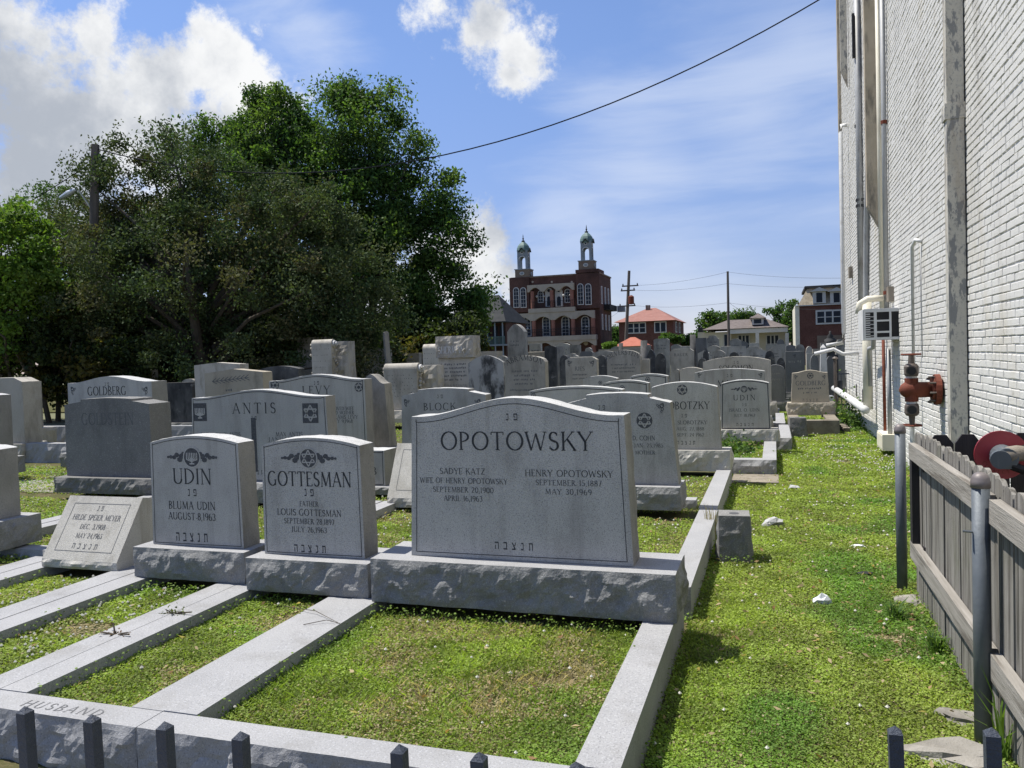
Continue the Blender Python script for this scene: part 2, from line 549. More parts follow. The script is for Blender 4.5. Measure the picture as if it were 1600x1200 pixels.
# ------------------------------------------------------------------ lettering: strokes with thick and thin
def G_():
    T, t = .112, .052

    def st(x, y0=0., y1=1., w=T, s0=True, s1=True):
        o = [(w, [(x, y0), (x, y1)])]
        if s0:
            o.append((.045, [(x - .11, y0 + .02), (x + .11, y0 + .02)]))
        if s1:
            o.append((.045, [(x - .11, y1 - .02), (x + .11, y1 - .02)]))
        return o

    def arc(cx, cy, rx, ry, a0, a1, n=10):
        return [(-1, [(cx + rx * math.cos(math.radians(a0 + (a1 - a0) * i / n)), cy + ry * math.sin(math.radians(a0 + (a1 - a0) * i / n))) for i in range(n + 1)])]

    def ln(w, *p):
        return [(w, list(p))]

    def sf(x, y):
        return [(.045, [(x - .1, y), (x + .1, y)])]
    g = {}
    g['A'] = (.84, ln(t, (.06, 0), (.42, 1)) + ln(T, (.42, 1), (.78, 0)) + ln(t, (.2, .34), (.64, .34)) + sf(.07, .02) + sf(.77, .02))
    g['B'] = (.66, st(.12) + arc(.14, .76, .36, .23, 90, -90) + arc(.14, .265, .44, .255, 90, -90))
    g['C'] = (.86, arc(.46, .5, .40, .49, 48, 312, 14) + ln(t, (.74, .86), (.74, .70)))
    g['D'] = (.84, st(.12) + arc(.14, .5, .62, .48, 90, -90, 12))
    g['E'] = (.62, st(.12) + ln(t, (.12, .97), (.56, .97)) + ln(t, (.12, .52), (.46, .52)) + ln(t, (.12, .03), (.6, .03)) + ln(t, (.55, .97), (.55, .84)) + ln(t, (.59, .03), (.59, .17)))
    g['F'] = (.58, st(.12) + ln(t, (.12, .97), (.56, .97)) + ln(t, (.12, .52), (.46, .52)) + ln(t, (.55, .97), (.55, .84)))
    g['G'] = (.92, arc(.46, .5, .40, .49, 48, 318, 14) + st(.76, .04, .42, T * .8, False, True))
    g['H'] = (.88, st(.13) + st(.75) + ln(t, (.13, .52), (.75, .52)))
    g['I'] = (.30, st(.15))
    g['J'] = (.44, st(.28, .12, 1, T, False, True) + arc(.12, .12, .16, .2, 0, -110, 6))
    g['K'] = (.80, st(.12) + ln(t, (.16, .42), (.64, 1)) + ln(T, (.34, .6), (.76, 0)) + sf(.64, .98) + sf(.72, .02))
    g['L'] = (.60, st(.12) + ln(t, (.12, .03), (.58, .03)) + ln(t, (.57, .03), (.57, .18)))
    g['M'] = (1.05, ln(t, (.12, 0), (.17, 1)) + ln(T, (.17, 1), (.52, .06)) + ln(t, (.52, .06), (.87, 1)) + ln(T, (.87, 1), (.93, 0)) + sf(.12, .02) + sf(.93, .02))
    g['N'] = (.88, ln(t, (.13, 0), (.13, 1)) + ln(T, (.13, 1), (.75, 0)) + ln(t, (.75, 0), (.75, 1)) + sf(.13, .02) + sf(.75, .98) + sf(.06, .98))
    g['O'] = (.98, arc(.49, .5, .43, .49, 0, 360, 20))
    g['P'] = (.64, st(.12) + arc(.14, .72, .40, .26, 90, -90))
    g['R'] = (.74, st(.12) + arc(.14, .74, .36, .24, 90, -90) + ln(T, (.32, .5), (.70, 0)) + sf(.68, .02))
    g['S'] = (.60, arc(.30, .735, .20, .235, 40, 250, 9) + ln(T, (.21, .54), (.41, .46)) + arc(.31, .26, .22, .24, 70, -140, 9) + ln(t, (.48, .92), (.48, .78)) + ln(t, (.1, .22), (.1, .08)))
    g['T'] = (.78, st(.39, 0, 1, T, True, False) + ln(t, (.04, .97), (.74, .97)) + ln(t, (.05, .97), (.05, .82)) + ln(t, (.73, .97), (.73, .82)))
    g['U'] = (.84, st(.13, .3, 1, T, False) + st(.71, .3, 1, t, False) + arc(.42, .3, .29, .28, 180, 360, 10))
    g['V'] = (.82, ln(T, (.05, 1), (.41, 0)) + ln(t, (.41, 0), (.77, 1)) + sf(.07, .98) + sf(.75, .98))
    g['W'] = (1.15, ln(T, (.04, 1), (.32, 0)) + ln(t, (.32, 0), (.58, .9)) + ln(T, (.58, .9), (.84, 0)) + ln(t, (.84, 0), (1.1, 1)) + sf(.06, .98) + sf(1.08, .98))
    g['X'] = (.78, ln(T, (.06, 1), (.72, 0)) + ln(t, (.06, 0), (.72, 1)))
    g['Y'] = (.78, ln(T, (.04, 1), (.39, .46)) + ln(t, (.39, .46), (.74, 1)) + st(.39, 0, .48, T, True, False) + sf(.06, .98) + sf(.72, .98))
    g['Z'] = (.74, ln(t, (.06, .97), (.68, .97)) + ln(T, (.66, .97), (.08, .03)) + ln(t, (.06, .03), (.70, .03)))
    g['0'] = (.66, arc(.33, .5, .27, .49, 0, 360, 16))
    g['1'] = (.34, st(.18, 0, 1, T, True, False) + ln(t, (.18, 1), (.06, .88)))
    g['2'] = (.60, arc(.29, .74, .21, .24, 160, -30, 9) + ln(T, (.47, .62), (.08, .03)) + ln(t, (.06, .03), (.55, .03)))
    g['3'] = (.58, arc(.27, .75, .2, .23, 150, -90, 9) + arc(.27, .27, .23, .25, 90, -150, 9))
    g['4'] = (.62, ln(t, (.42, 1), (.05, .3)) + ln(t, (.05, .3), (.58, .3)) + ln(T, (.42, 1), (.42, 0)))
    g['5'] = (.58, ln(t, (.14, .97), (.5, .97)) + ln(t, (.14, .97), (.12, .55)) + arc(.27, .3, .24, .28, 110, -150, 10))
    g['6'] = (.62, arc(.31, .28, .24, .27, 0, 360, 14) + arc(.42, .35, .36, .62, 175, 105, 7))
    g['7'] = (.58, ln(t, (.05, .97), (.53, .97)) + ln(T, (.52, .97), (.2, 0)))
    g['8'] = (.60, arc(.3, .76, .19, .22, 0, 360, 12) + arc(.3, .27, .23, .26, 0, 360, 14))
    g['9'] = (.62, arc(.31, .72, .24, .27, 0, 360, 14) + arc(.2, .65, .36, .62, -5, -75, 7))
    g['.'] = (.22, ln(.12, (.1, 0), (.1, .12)))
    g[','] = (.22, ln(.1, (.12, .1), (.06, -.14)))
    g['-'] = (.55, ln(.07, (.06, .42), (.49, .42)))
    g['*'] = (.3, ln(.12, (.15, .2), (.15, .32)))
    g[' '] = (.42, [])
    hw = .17
    g['n'] = (.85, ln(hw, (.2, .93), (.62, .93)) + ln(.09, (.6, 1), (.6, 0)) + ln(hw, (.62, .07), (.12, .07)))
    g['p'] = (1.0, ln(hw, (.08, .93), (.82, .93)) + ln(.1, (.8, 1), (.8, 0)) + ln(hw, (.82, .07), (.06, .07)) + ln(.1, (.12, .93), (.12, .5)) + ln(.12, (.1, .5), (.4, .5)))
    g['t'] = (1.0, ln(hw, (.05, .93), (.86, .93)) + ln(.1, (.84, 1), (.84, 0)) + ln(.1, (.24, .93), (.24, 0)) + ln(.13, (.26, .06), (.02, .06)))
    g['z'] = (.95, ln(.14, (.06, 1), (.76, .06)) + ln(.1, (.78, 1), (.72, .66), (.46, .5)) + ln(hw, (.8, .07), (.04, .07)))
    g['b'] = (.98, ln(hw, (.08, .93), (.76, .93)) + ln(.1, (.74, 1), (.74, 0)) + ln(hw, (.9, .07), (.03, .07)))
    g['h'] = (.98, ln(hw, (.05, .93), (.86, .93)) + ln(.1, (.84, 1), (.84, 0)) + ln(.1, (.2, .6), (.2, 0)))
    g['_'] = (.7, [])
    return g


GLY = G_()
HEB_PN = 'n_p'                # the two-letter opening, left to right as cut
HEB_END = 'h_b_z_n_t'         # the five-letter closing, left to right as cut


BOLD = [1.0]


def strokes_to(mb, strokes, ox, oz, sx, sz, fmap, eps0):
    k = [0]
    for w, pts in strokes:
        for (a, b) in zip(pts[:-1], pts[1:]):
            ax, az, bx, bz = ox + a[0] * sx, oz + a[1] * sz, ox + b[0] * sx, oz + b[1] * sz
            dx, dz = bx - ax, bz - az
            l = math.hypot(dx, dz) or 1e-6
            ww = w
            if w < 0:
                ww = .045 + .075 * abs(dz) / l
            hw = ww * sz * .5 * BOLD[0]
            nx, nz = -dz / l * hw, dx / l * hw
            ex, ez = (dx / l * hw * .35, dz / l * hw * .35) if w < 0 else (0, 0)
            e = eps0 + .00004 * (k[0] % 9)
            k[0] += 1
            mb.add([fmap(ax - ex + nx, az - ez + nz, e), fmap(ax - ex - nx, az - ez - nz, e), fmap(bx + ex - nx, bz + ez - nz, e), fmap(bx + ex + nx, bz + ez + nz, e)], [(0, 1, 2, 3)])


def flatmap(y=0.):
    return lambda u, v, e: (u, y - e, v)


def put_text(mb, s, cx, z, cap, width=None, fmap=None, eps=.0012, arcR=None, only=None):
    fmap = fmap or flatmap()
    tot = sum(GLY[c][0] + .1 for c in s) - .1
    sx = cap
    gap = .1
    if width:
        want = width / cap
        if len(s) > 1 and want > tot:
            gap += (want - tot) / (len(s) - 1)
        else:
            sx = cap * want / tot
    tw = (sum(GLY[c][0] for c in s) + gap * (len(s) - 1)) * sx
    x = cx - tw / 2
    for ci, c in enumerate(s):
        w, st_ = GLY[c]
        if only is not None and ci != only:
            pass
        elif arcR:
            xm = x + w * sx / 2 - cx
            a = xm / arcR
            fm = (lambda a_, xm_: (lambda u, v, e: fmap(cx + (arcR + v - z) * math.sin(a_) + (u - cx - xm_) * math.cos(a_),
                                                        z - arcR + (arcR + v - z) * math.cos(a_) - (u - cx - xm_) * math.sin(a_), e)))(a, xm)
            strokes_to(mb, st_, x, z, sx, cap, fm, eps)
        else:
            strokes_to(mb, st_, x, z, sx, cap, fmap, eps)
        x += (w + gap) * sx


def put_letters(par, mat, s, cx, z, cap, width=None, fmap=None, arcR=None):
    """one object for each cut letter"""
    for i, c in enumerate(s):
        if c in ' _':
            continue
        mb = MB()
        put_text(mb, s, cx, z, cap, width, fmap, .0012, arcR, i)
        if mb.v:
            mb.build('letter', mat, par)


def ring(mb, cx, cz, r0, r1, fmap, eps, n=24):
    vs, fs = [], []
    for i in range(n):
        a = 2 * math.pi * i / n
        vs += [fmap(cx + r0 * math.cos(a), cz + r0 * math.sin(a), eps), fmap(cx + r1 * math.cos(a), cz + r1 * math.sin(a), eps)]
    for i in range(n):
        j = (i + 1) % n
        fs.append((2 * i, 2 * j, 2 * j + 1, 2 * i + 1))
    mb.add(vs, fs)


def disc(mb, cx, cz, r, fmap, eps, n=20, sq=1.):
    mb.add([fmap(cx + r * math.cos(2 * math.pi * i / n), cz + r * sq * math.sin(2 * math.pi * i / n), eps) for i in range(n)], [tuple(range(n))])


def line2(mb, pts, w, fmap, eps):
    strokes_to(mb, [(1., pts)], 0, 0, 1., 1., lambda u, v, e: fmap(u, v, e), eps) if False else None
    for k, (a, b) in enumerate(zip(pts[:-1], pts[1:])):
        dx, dz = b[0] - a[0], b[1] - a[1]
        l = math.hypot(dx, dz) or 1e-6
        nx, nz = -dz / l * w / 2, dx / l * w / 2
        e = eps + .00005 * (k % 4)
        mb.add([fmap(a[0] + nx, a[1] + nz, e), fmap(a[0] - nx, a[1] - nz, e), fmap(b[0] - nx, b[1] - nz, e), fmap(b[0] + nx, b[1] + nz, e)], [(0, 1, 2, 3)])


def star(mb, cx, cz, r, fmap, eps, w):
    for s in (1, -1):
        p = [(cx + r * math.sin(2 * math.pi * i / 3) * 1., cz + s * r * math.cos(2 * math.pi * i / 3)) for i in range(4)]
        line2(mb, p, w, fmap, eps)


def menorah(mb, cx, cz, r, fmap, eps, w):
    line2(mb, [(cx, cz - r * .75), (cx, cz + r * .55)], w, fmap, eps)
    line2(mb, [(cx - r * .35, cz - r * .78), (cx + r * .35, cz - r * .78)], w, fmap, eps + .0001)
    for k in (1, 2, 3):
        q = r * .25 * k
        line2(mb, [(cx - q, cz + r * .55), (cx - q, cz - q * .35), (cx, cz - q * .6 - r * .05), (cx + q, cz - q * .35), (cx + q, cz + r * .55)], w * .8, fmap, eps + .0001 * k)


def leaves_emblem(mb, cx, cz, r, half, fmap, eps):
    rs = random.Random(5)
    for s in (-1, 1):
        for (u, v, q) in [(.42, .1, .30), (.5, -.25, .28), (.62, .22, .26), (.72, -.02, .22), (.86, .02, .2), (.97, 0., .14), (.35, .38, .2)]:
            disc(mb, cx + s * u * half, cz + v * r, q * r * 1.25, fmap, eps + .00005 * rs.randint(0, 9), 7, .8)


# ------------------------------------------------------------------ ground
def vnoise(seed, n=64):
    g = np.random.default_rng(seed).random((n, n))

    def f(x, y, s):
        x = np.asarray(x) * s
        y = np.asarray(y) * s
        xi, yi = np.floor(x).astype(int), np.floor(y).astype(int)
        fx, fy = x - xi, y - yi
        fx, fy = fx * fx * (3 - 2 * fx), fy * fy * (3 - 2 * fy)
        a, b = g[xi % n, yi % n], g[(xi + 1) % n, yi % n]
        c, d = g[xi % n, (yi + 1) % n], g[(xi + 1) % n, (yi + 1) % n]
        return (a * (1 - fx) + b * fx) * (1 - fy) + (c * (1 - fx) + d * fx) * fy
    return f


VN = vnoise(3)
VN2 = vnoise(8)
GROUND = M('turf_soil', (.055, .075, .018), (.10, .085, .045), 3.0, .98, .05, .6, 60,
           [(60., .5, .62, .5, (.15, .12, .07))], [((.16, .135, .085), 2.2, .56, .72, .7, None)])
FARG = M('far_lot_ground', (.10, .115, .05), (.20, .19, .14), .12, .98, .05)
gm = MB()
gm.add([(-600, -60, -.02), (600, -60, -.02), (600, 1200, -.02), (-600, 1200, -.02)], [(0, 1, 2, 3)])
tag(gm.build('ground', FARG), None, None, None, 'structure')
# turf of the lane beside the wall: uneven sheet
gm = MB()
nx, ny = 30, 120
xs, ys = np.linspace(-14, 1.7, nx), np.linspace(.2, 24, ny)
xs = np.concatenate([np.linspace(-14, -.7, 12), np.linspace(-.6, 1.7, 24)])
nx = len(xs)
for y in ys:
    for x in xs:
        gm.v.append((x, y, .008 * (VN(x, y, 1.3) - .5) * 2 if True else 0))
for j in range(ny - 1):
    for i in range(nx - 1):
        gm.f.append((j * nx + i, j * nx + i + 1, (j + 1) * nx + i + 1, (j + 1) * nx + i))
tag(gm.build('lawn_ground', GROUND, None, True), None, None, None, 'structure')
# raised soil behind the copings
gm = MB()
gm.add([(-16, 4.42, .115), (-.60, 4.42, .115), (-.60, 12.4, .115), (-16, 12.4, .115)], [(0, 1, 2, 3)])
gm.add([(-16, 12.4, .10), (-.1, 12.4, .10), (-.1, 23, .10), (-16, 23, .10)], [(0, 1, 2, 3)])
gm.add([(-.5, 10.2, .105), (-.1, 10.2, .105), (-.1, 12.4, .105), (-.5, 12.4, .105)], [(0, 1, 2, 3)])
gm.add([(-60, 23, .02), (40, 23, .02), (40, 78, .02), (-60, 78, .02)], [(0, 1, 2, 3)])
tag(gm.build('terrain', GROUND), None, None, None, 'structure')
gm = MB()
gm.add([(-6, 2.48, .125), (-.62, 2.48, .125), (-.62, 4.5, .125), (-6, 4.5, .125)], [(0, 1, 2, 3)])
tag(gm.build('plot_soil_ground', GROUND), None, None, None, 'structure')
# concrete margin by the iron fence
gm = MB()
gm.add([(-7, -.5, .012), (-.1, -.5, .012), (-.1, 1.9, .012), (-7, 1.9, .012)], [(0, 1, 2, 3)])
tag(gm.build('pavement', CONC), None, None, None, 'structure')
gm = MB()
gm.add([(-14, 7.2, .124), (-5.9, 7.2, .124), (-5.9, 8.0, .124), (-14, 8.0, .124)], [(0, 1, 2, 3)])
tag(gm.build('path', CONC), None, None, None, 'structure')


# ------------------------------------------------------------------ copings round the plots
def coping(label, pieces, mat=KERB, res=.03, group='granite copings round the plots'):
    x0 = sum((p[0] + p[1]) / 2 for p in pieces) / len(pieces)
    y0 = min(p[2] for p in pieces)
    t = thing('grave_kerb', label, 'grave kerb', (x0, y0, 0), 0, group)
    for i, p in enumerate(pieces):
        xa, xb, ya, yb, zt = p[:5]
        rough = p[5] if len(p) > 5 else ''
        mb = rock_block(xa - x0, xb - x0, ya - y0, yb - y0, -.06, zt, .022, res if rough else .12, rough, (xa * 3, ya * 2, i))
        mb.build('kerb_stone', mat, t)
    return t


coping('pale granite kerb framing the wide front plot nearest the grass lane',
       [(-.652, -.50, 2.508, 4.42, .203), (-2.309, -.497, 2.365, 2.505, .2, 'f'), (-2.309, -2.152, 2.509, 4.42, .203)], res=.02)
kerb_cut = coping('pale granite kerb with HUSBAND cut in it, beside the wide front plot',
       [(-3.168, -3.02, 2.509, 4.42, .202), (-3.168, -2.313, 2.365, 2.505, .2, 'f'), (-2.468, -2.313, 2.509, 4.42, .2)], res=.02)
coping('pale granite kerb of the second narrow front plot, dotted with clover',
       [(-4.05, -3.87, 2.509, 4.42, .2), (-4.05, -3.172, 2.365, 2.505, .2, 'f'), (-3.315, -3.172, 2.509, 4.42, .202)], res=.02)
coping('pale granite kerb in front of the small sloped marker',
       [(-4.98, -4.82, 2.509, 4.42, .2), (-4.98, -4.054, 2.365, 2.505, .2, 'f'), (-4.24, -4.054, 2.509, 4.42, .202)], res=.03)
coping('pale granite kerb at the left edge of the picture',
       [(-6.2, -6.05, 2.509, 4.42, .2), (-6.2, -4.984, 2.365, 2.505, .2, 'f'), (-5.16, -4.984, 2.509, 4.42, .202)], res=.04)
coping('granite kerb along the lane behind the wide front stone',
       [(-.632, -.48, 4.62, 6.98, .2, 'f'), (-2.3, -.70, 4.62, 4.76, .17, 'f'), (-2.3, -2.15, 4.78, 6.9, .19)], res=.025)
coping('granite kerb seen between the two narrow front stones',
       [(-3.6, -3.44, 4.78, 6.9, .20), (-3.6, -2.32, 4.62, 4.76, .19, 'f'), (-2.48, -2.32, 4.78, 6.9, .2)])
coping('granite kerb behind the small sloped marker', [(-6.2, -6.05, 4.78, 6.9, .2), (-6.2, -3.62, 4.62, 4.76, .19, 'f'), (-3.78, -3.62, 4.78, 6.9, .2)])
coping('granite kerb beside the paved strip at left', [(-9.6, -9.45, 4.78, 7.1, .2), (-9.6, -6.22, 4.62, 4.76, .19, 'f'), (-6.38, -6.22, 4.78, 6.9, .2)])
coping('granite kerb along the lane below the stone with the round star badge', [(-.645, -.49, 7.0, 9.5, .2, 'f'), (-2.4, -.7, 7.35, 7.5, .2, 'f'), (-2.4, -2.25, 7.52, 9.4, .2)], res=.03)
coping('rough fronted kerb with leafy ground cover inside', [(-1.4, .0, 10.16, 10.34, .2, 'f'), (-.165, .0, 10.345, 12.5, .2), (-1.4, -1.24, 10.345, 12.4, .2)], res=.035)
coping('short kerb corner behind the leafy plot', [(-.3, .22, 12.68, 12.86, .2, 'f'), (.05, .22, 12.865, 14.9, .2, 'r')], res=.05)
coping('low kerb blocks beside the grey stone with the damp top', [(-.9, .165, 15.2, 15.6, .2, 'f'), (0., .165, 15.605, 17.6, .2), (-.9, .08, 17.75, 18.2, .26, 'f')], res=.06)
coping('brown concrete kerb below the tan stone by the wall', [(.225, 1.06, 15.02, 15.22, .26), (.225, .40, 15.225, 16.9, .262), (.86, 1.06, 15.225, 16.9, .262)], KERBB)
coping('rough kerb with white top left of the dull grey stone', [(-12.2, -7.9, 9.6, 9.75, .42, 'f'), (-8.05, -7.9, 9.755, 11.8, .42)], res=.05)
coping('far rough kerb at the left edge under the trees', [(-15.5, -8.6, 12.6, 12.75, .42, 'f'), (-8.75, -8.6, 12.755, 14.6, .42)], res=.08)
coping('rough kerb glimpsed right of the tall stone with wavy top', [(-5.4, -4.0, 12.0, 12.2, .34, 'f'), (-4.2, -4.0, 12.205, 14, .34)], res=.05)
sl_ = MB()
sl_.box(-.50, .02, 9.5, 10.12, -.03, .03)
tag(sl_.build('paving_slab', KERBB), 'flat brown slab lying in the grass before the leafy plot', 'slab')
bk = thing('brick_edging', 'reddish brick edging at the foot of the wall', 'edging', (1.2, 15.4, 0))
for i in range(9):
    MB().box(-.05 - .012 * i, .06 - .012 * i, i * .21, i * .21 + .2, -.02, .09 + .01 * (i % 3)).build('brick', KERBB, bk)
# word cut into the top of the front kerb
kc = atZ(88, 1112, .2)
kx, ky = kc[0] - kerb_cut.location.x, 2.43 - kerb_cut.location.y
put_letters(kerb_cut, INKF, 'HUSBAND', 0, -.03, .055, .40, lambda u, v, e: (kx + u, ky + v, .2 + e))


# ------------------------------------------------------------------ headstones
def outline(style, w, wt, hs, hp, n=26, m=5):
    left = [(-w / 2 + (w - wt) / 2 * i / m, hs * i / m) for i in range(m)]
    d = hp - hs
    top = []
    h = wt / 2
    if style == 'step':
        cw = .60
        for i in range(n // 2 + 1):
            u = -1 + (1 - cw) * i / (n // 2)
            top.append((u * h, hs + .50 * d * (u + 1) / (1 - cw)))
        for i in range(n + 1):
            u = -cw + 2 * cw * i / n
            top.append((u * h, hp - .18 * d * (u / cw) ** 2))
        for i in range(n // 2 + 1):
            u = cw + (1 - cw) * i / (n // 2)
            top.append((u * h, hs + .50 * d * (1 - u) / (1 - cw)))
    elif style == 'gable':
        top = [(-h, hs), (0, hp), (h, hs)]
    elif style == 'chamfer':
        top = [(-h, hs), (-h * .72, hp), (h * .72, hp), (h, hs)]
    elif style == 'peaked':
        for i in range(n + 1):
            u = -1 + 2 * i / n
            a = abs(u)
            z = hp - d * (a / .6) ** .8 * .75 if a < .6 else hs + d * .25 * (1 - (a - .6) / .4 * 1.0) + (.06 * d if a < .66 else 0)
            top.append((u * h, z))
    else:
        for i in range(n + 1):
            u = -1 + 2 * i / n
            a = abs(u)
            if style == 'arch':
                z = hs + d * (1 - a * a)
            elif style == 'serp':
                z = hs + d * .5 * (1 + math.cos(math.pi * min(1, a / .93)))
            elif style == 'round':
                z = hs + d * math.sqrt(max(0, 1 - a ** 2.0))
            elif style == 'tablet':
                z = hs + (d * math.sqrt(max(0, 1 - (a / .8) ** 2)) if a < .8 else 0)
            elif style == 'gothic':
                z = hs + d * (1 - a ** 1.7)
            else:
                z = hp
            top.append((u * h, z))
    right = [(-x, z) for x, z in reversed(left)]
    return left + top + right


def die_mesh(out, th, amp=.008, rings=7, seed=0., rough_top=1., slope=0.):
    mb = MB()
    n = len(out)
    nm = []
    for i in range(n):
        a, b = out[i - 1] if i else out[0], out[(i + 1) % n] if i < n - 1 else out[-1]
        dx, dz = b[0] - a[0], b[1] - a[1]
        l = math.hypot(dx, dz) or 1
        nm.append((-dz / l, dx / l))
    for k in range(rings):
        y = th * k / (rings - 1)
        for i, (x, z) in enumerate(out):
            q = Vector((x + seed, y * 1.3, z - seed))
            f = fbm(q, 9., 24., 55.)
            a = amp * (.18 if k == 0 else 1.)
            if z < .012:
                a *= .2
            dd = f * a * 1.5 + (amp * .35 * math.sin(math.pi * k / (rings - 1)))
            mb.v.append((x + nm[i][0] * dd, y + slope * 0, z + nm[i][1] * dd * rough_top))
    for k in range(rings - 1):
        for i in range(n - 1):
            mb.f.append((k * n + i, k * n + i + 1, (k + 1) * n + i + 1, (k + 1) * n + i))
    mb.f.append(tuple(range(n - 1, -1, -1)))
    mb.f.append(tuple((rings - 1) * n + i for i in range(n)))
    return mb


def inset(out, d, zb):
    """border following the outline, d inside it"""
    n = len(out)
    r = []
    for i, (x, z) in enumerate(out):
        a = out[max(0, i - 1)]
        b = out[min(n - 1, i + 1)]
        dx, dz = b[0] - a[0], b[1] - a[1]
        l = math.hypot(dx, dz) or 1
        r.append((x + dz / l * d, max(zb, z - dx / l * d)))
    return r


NSTONE = [0]
TICK = random.Random(4)


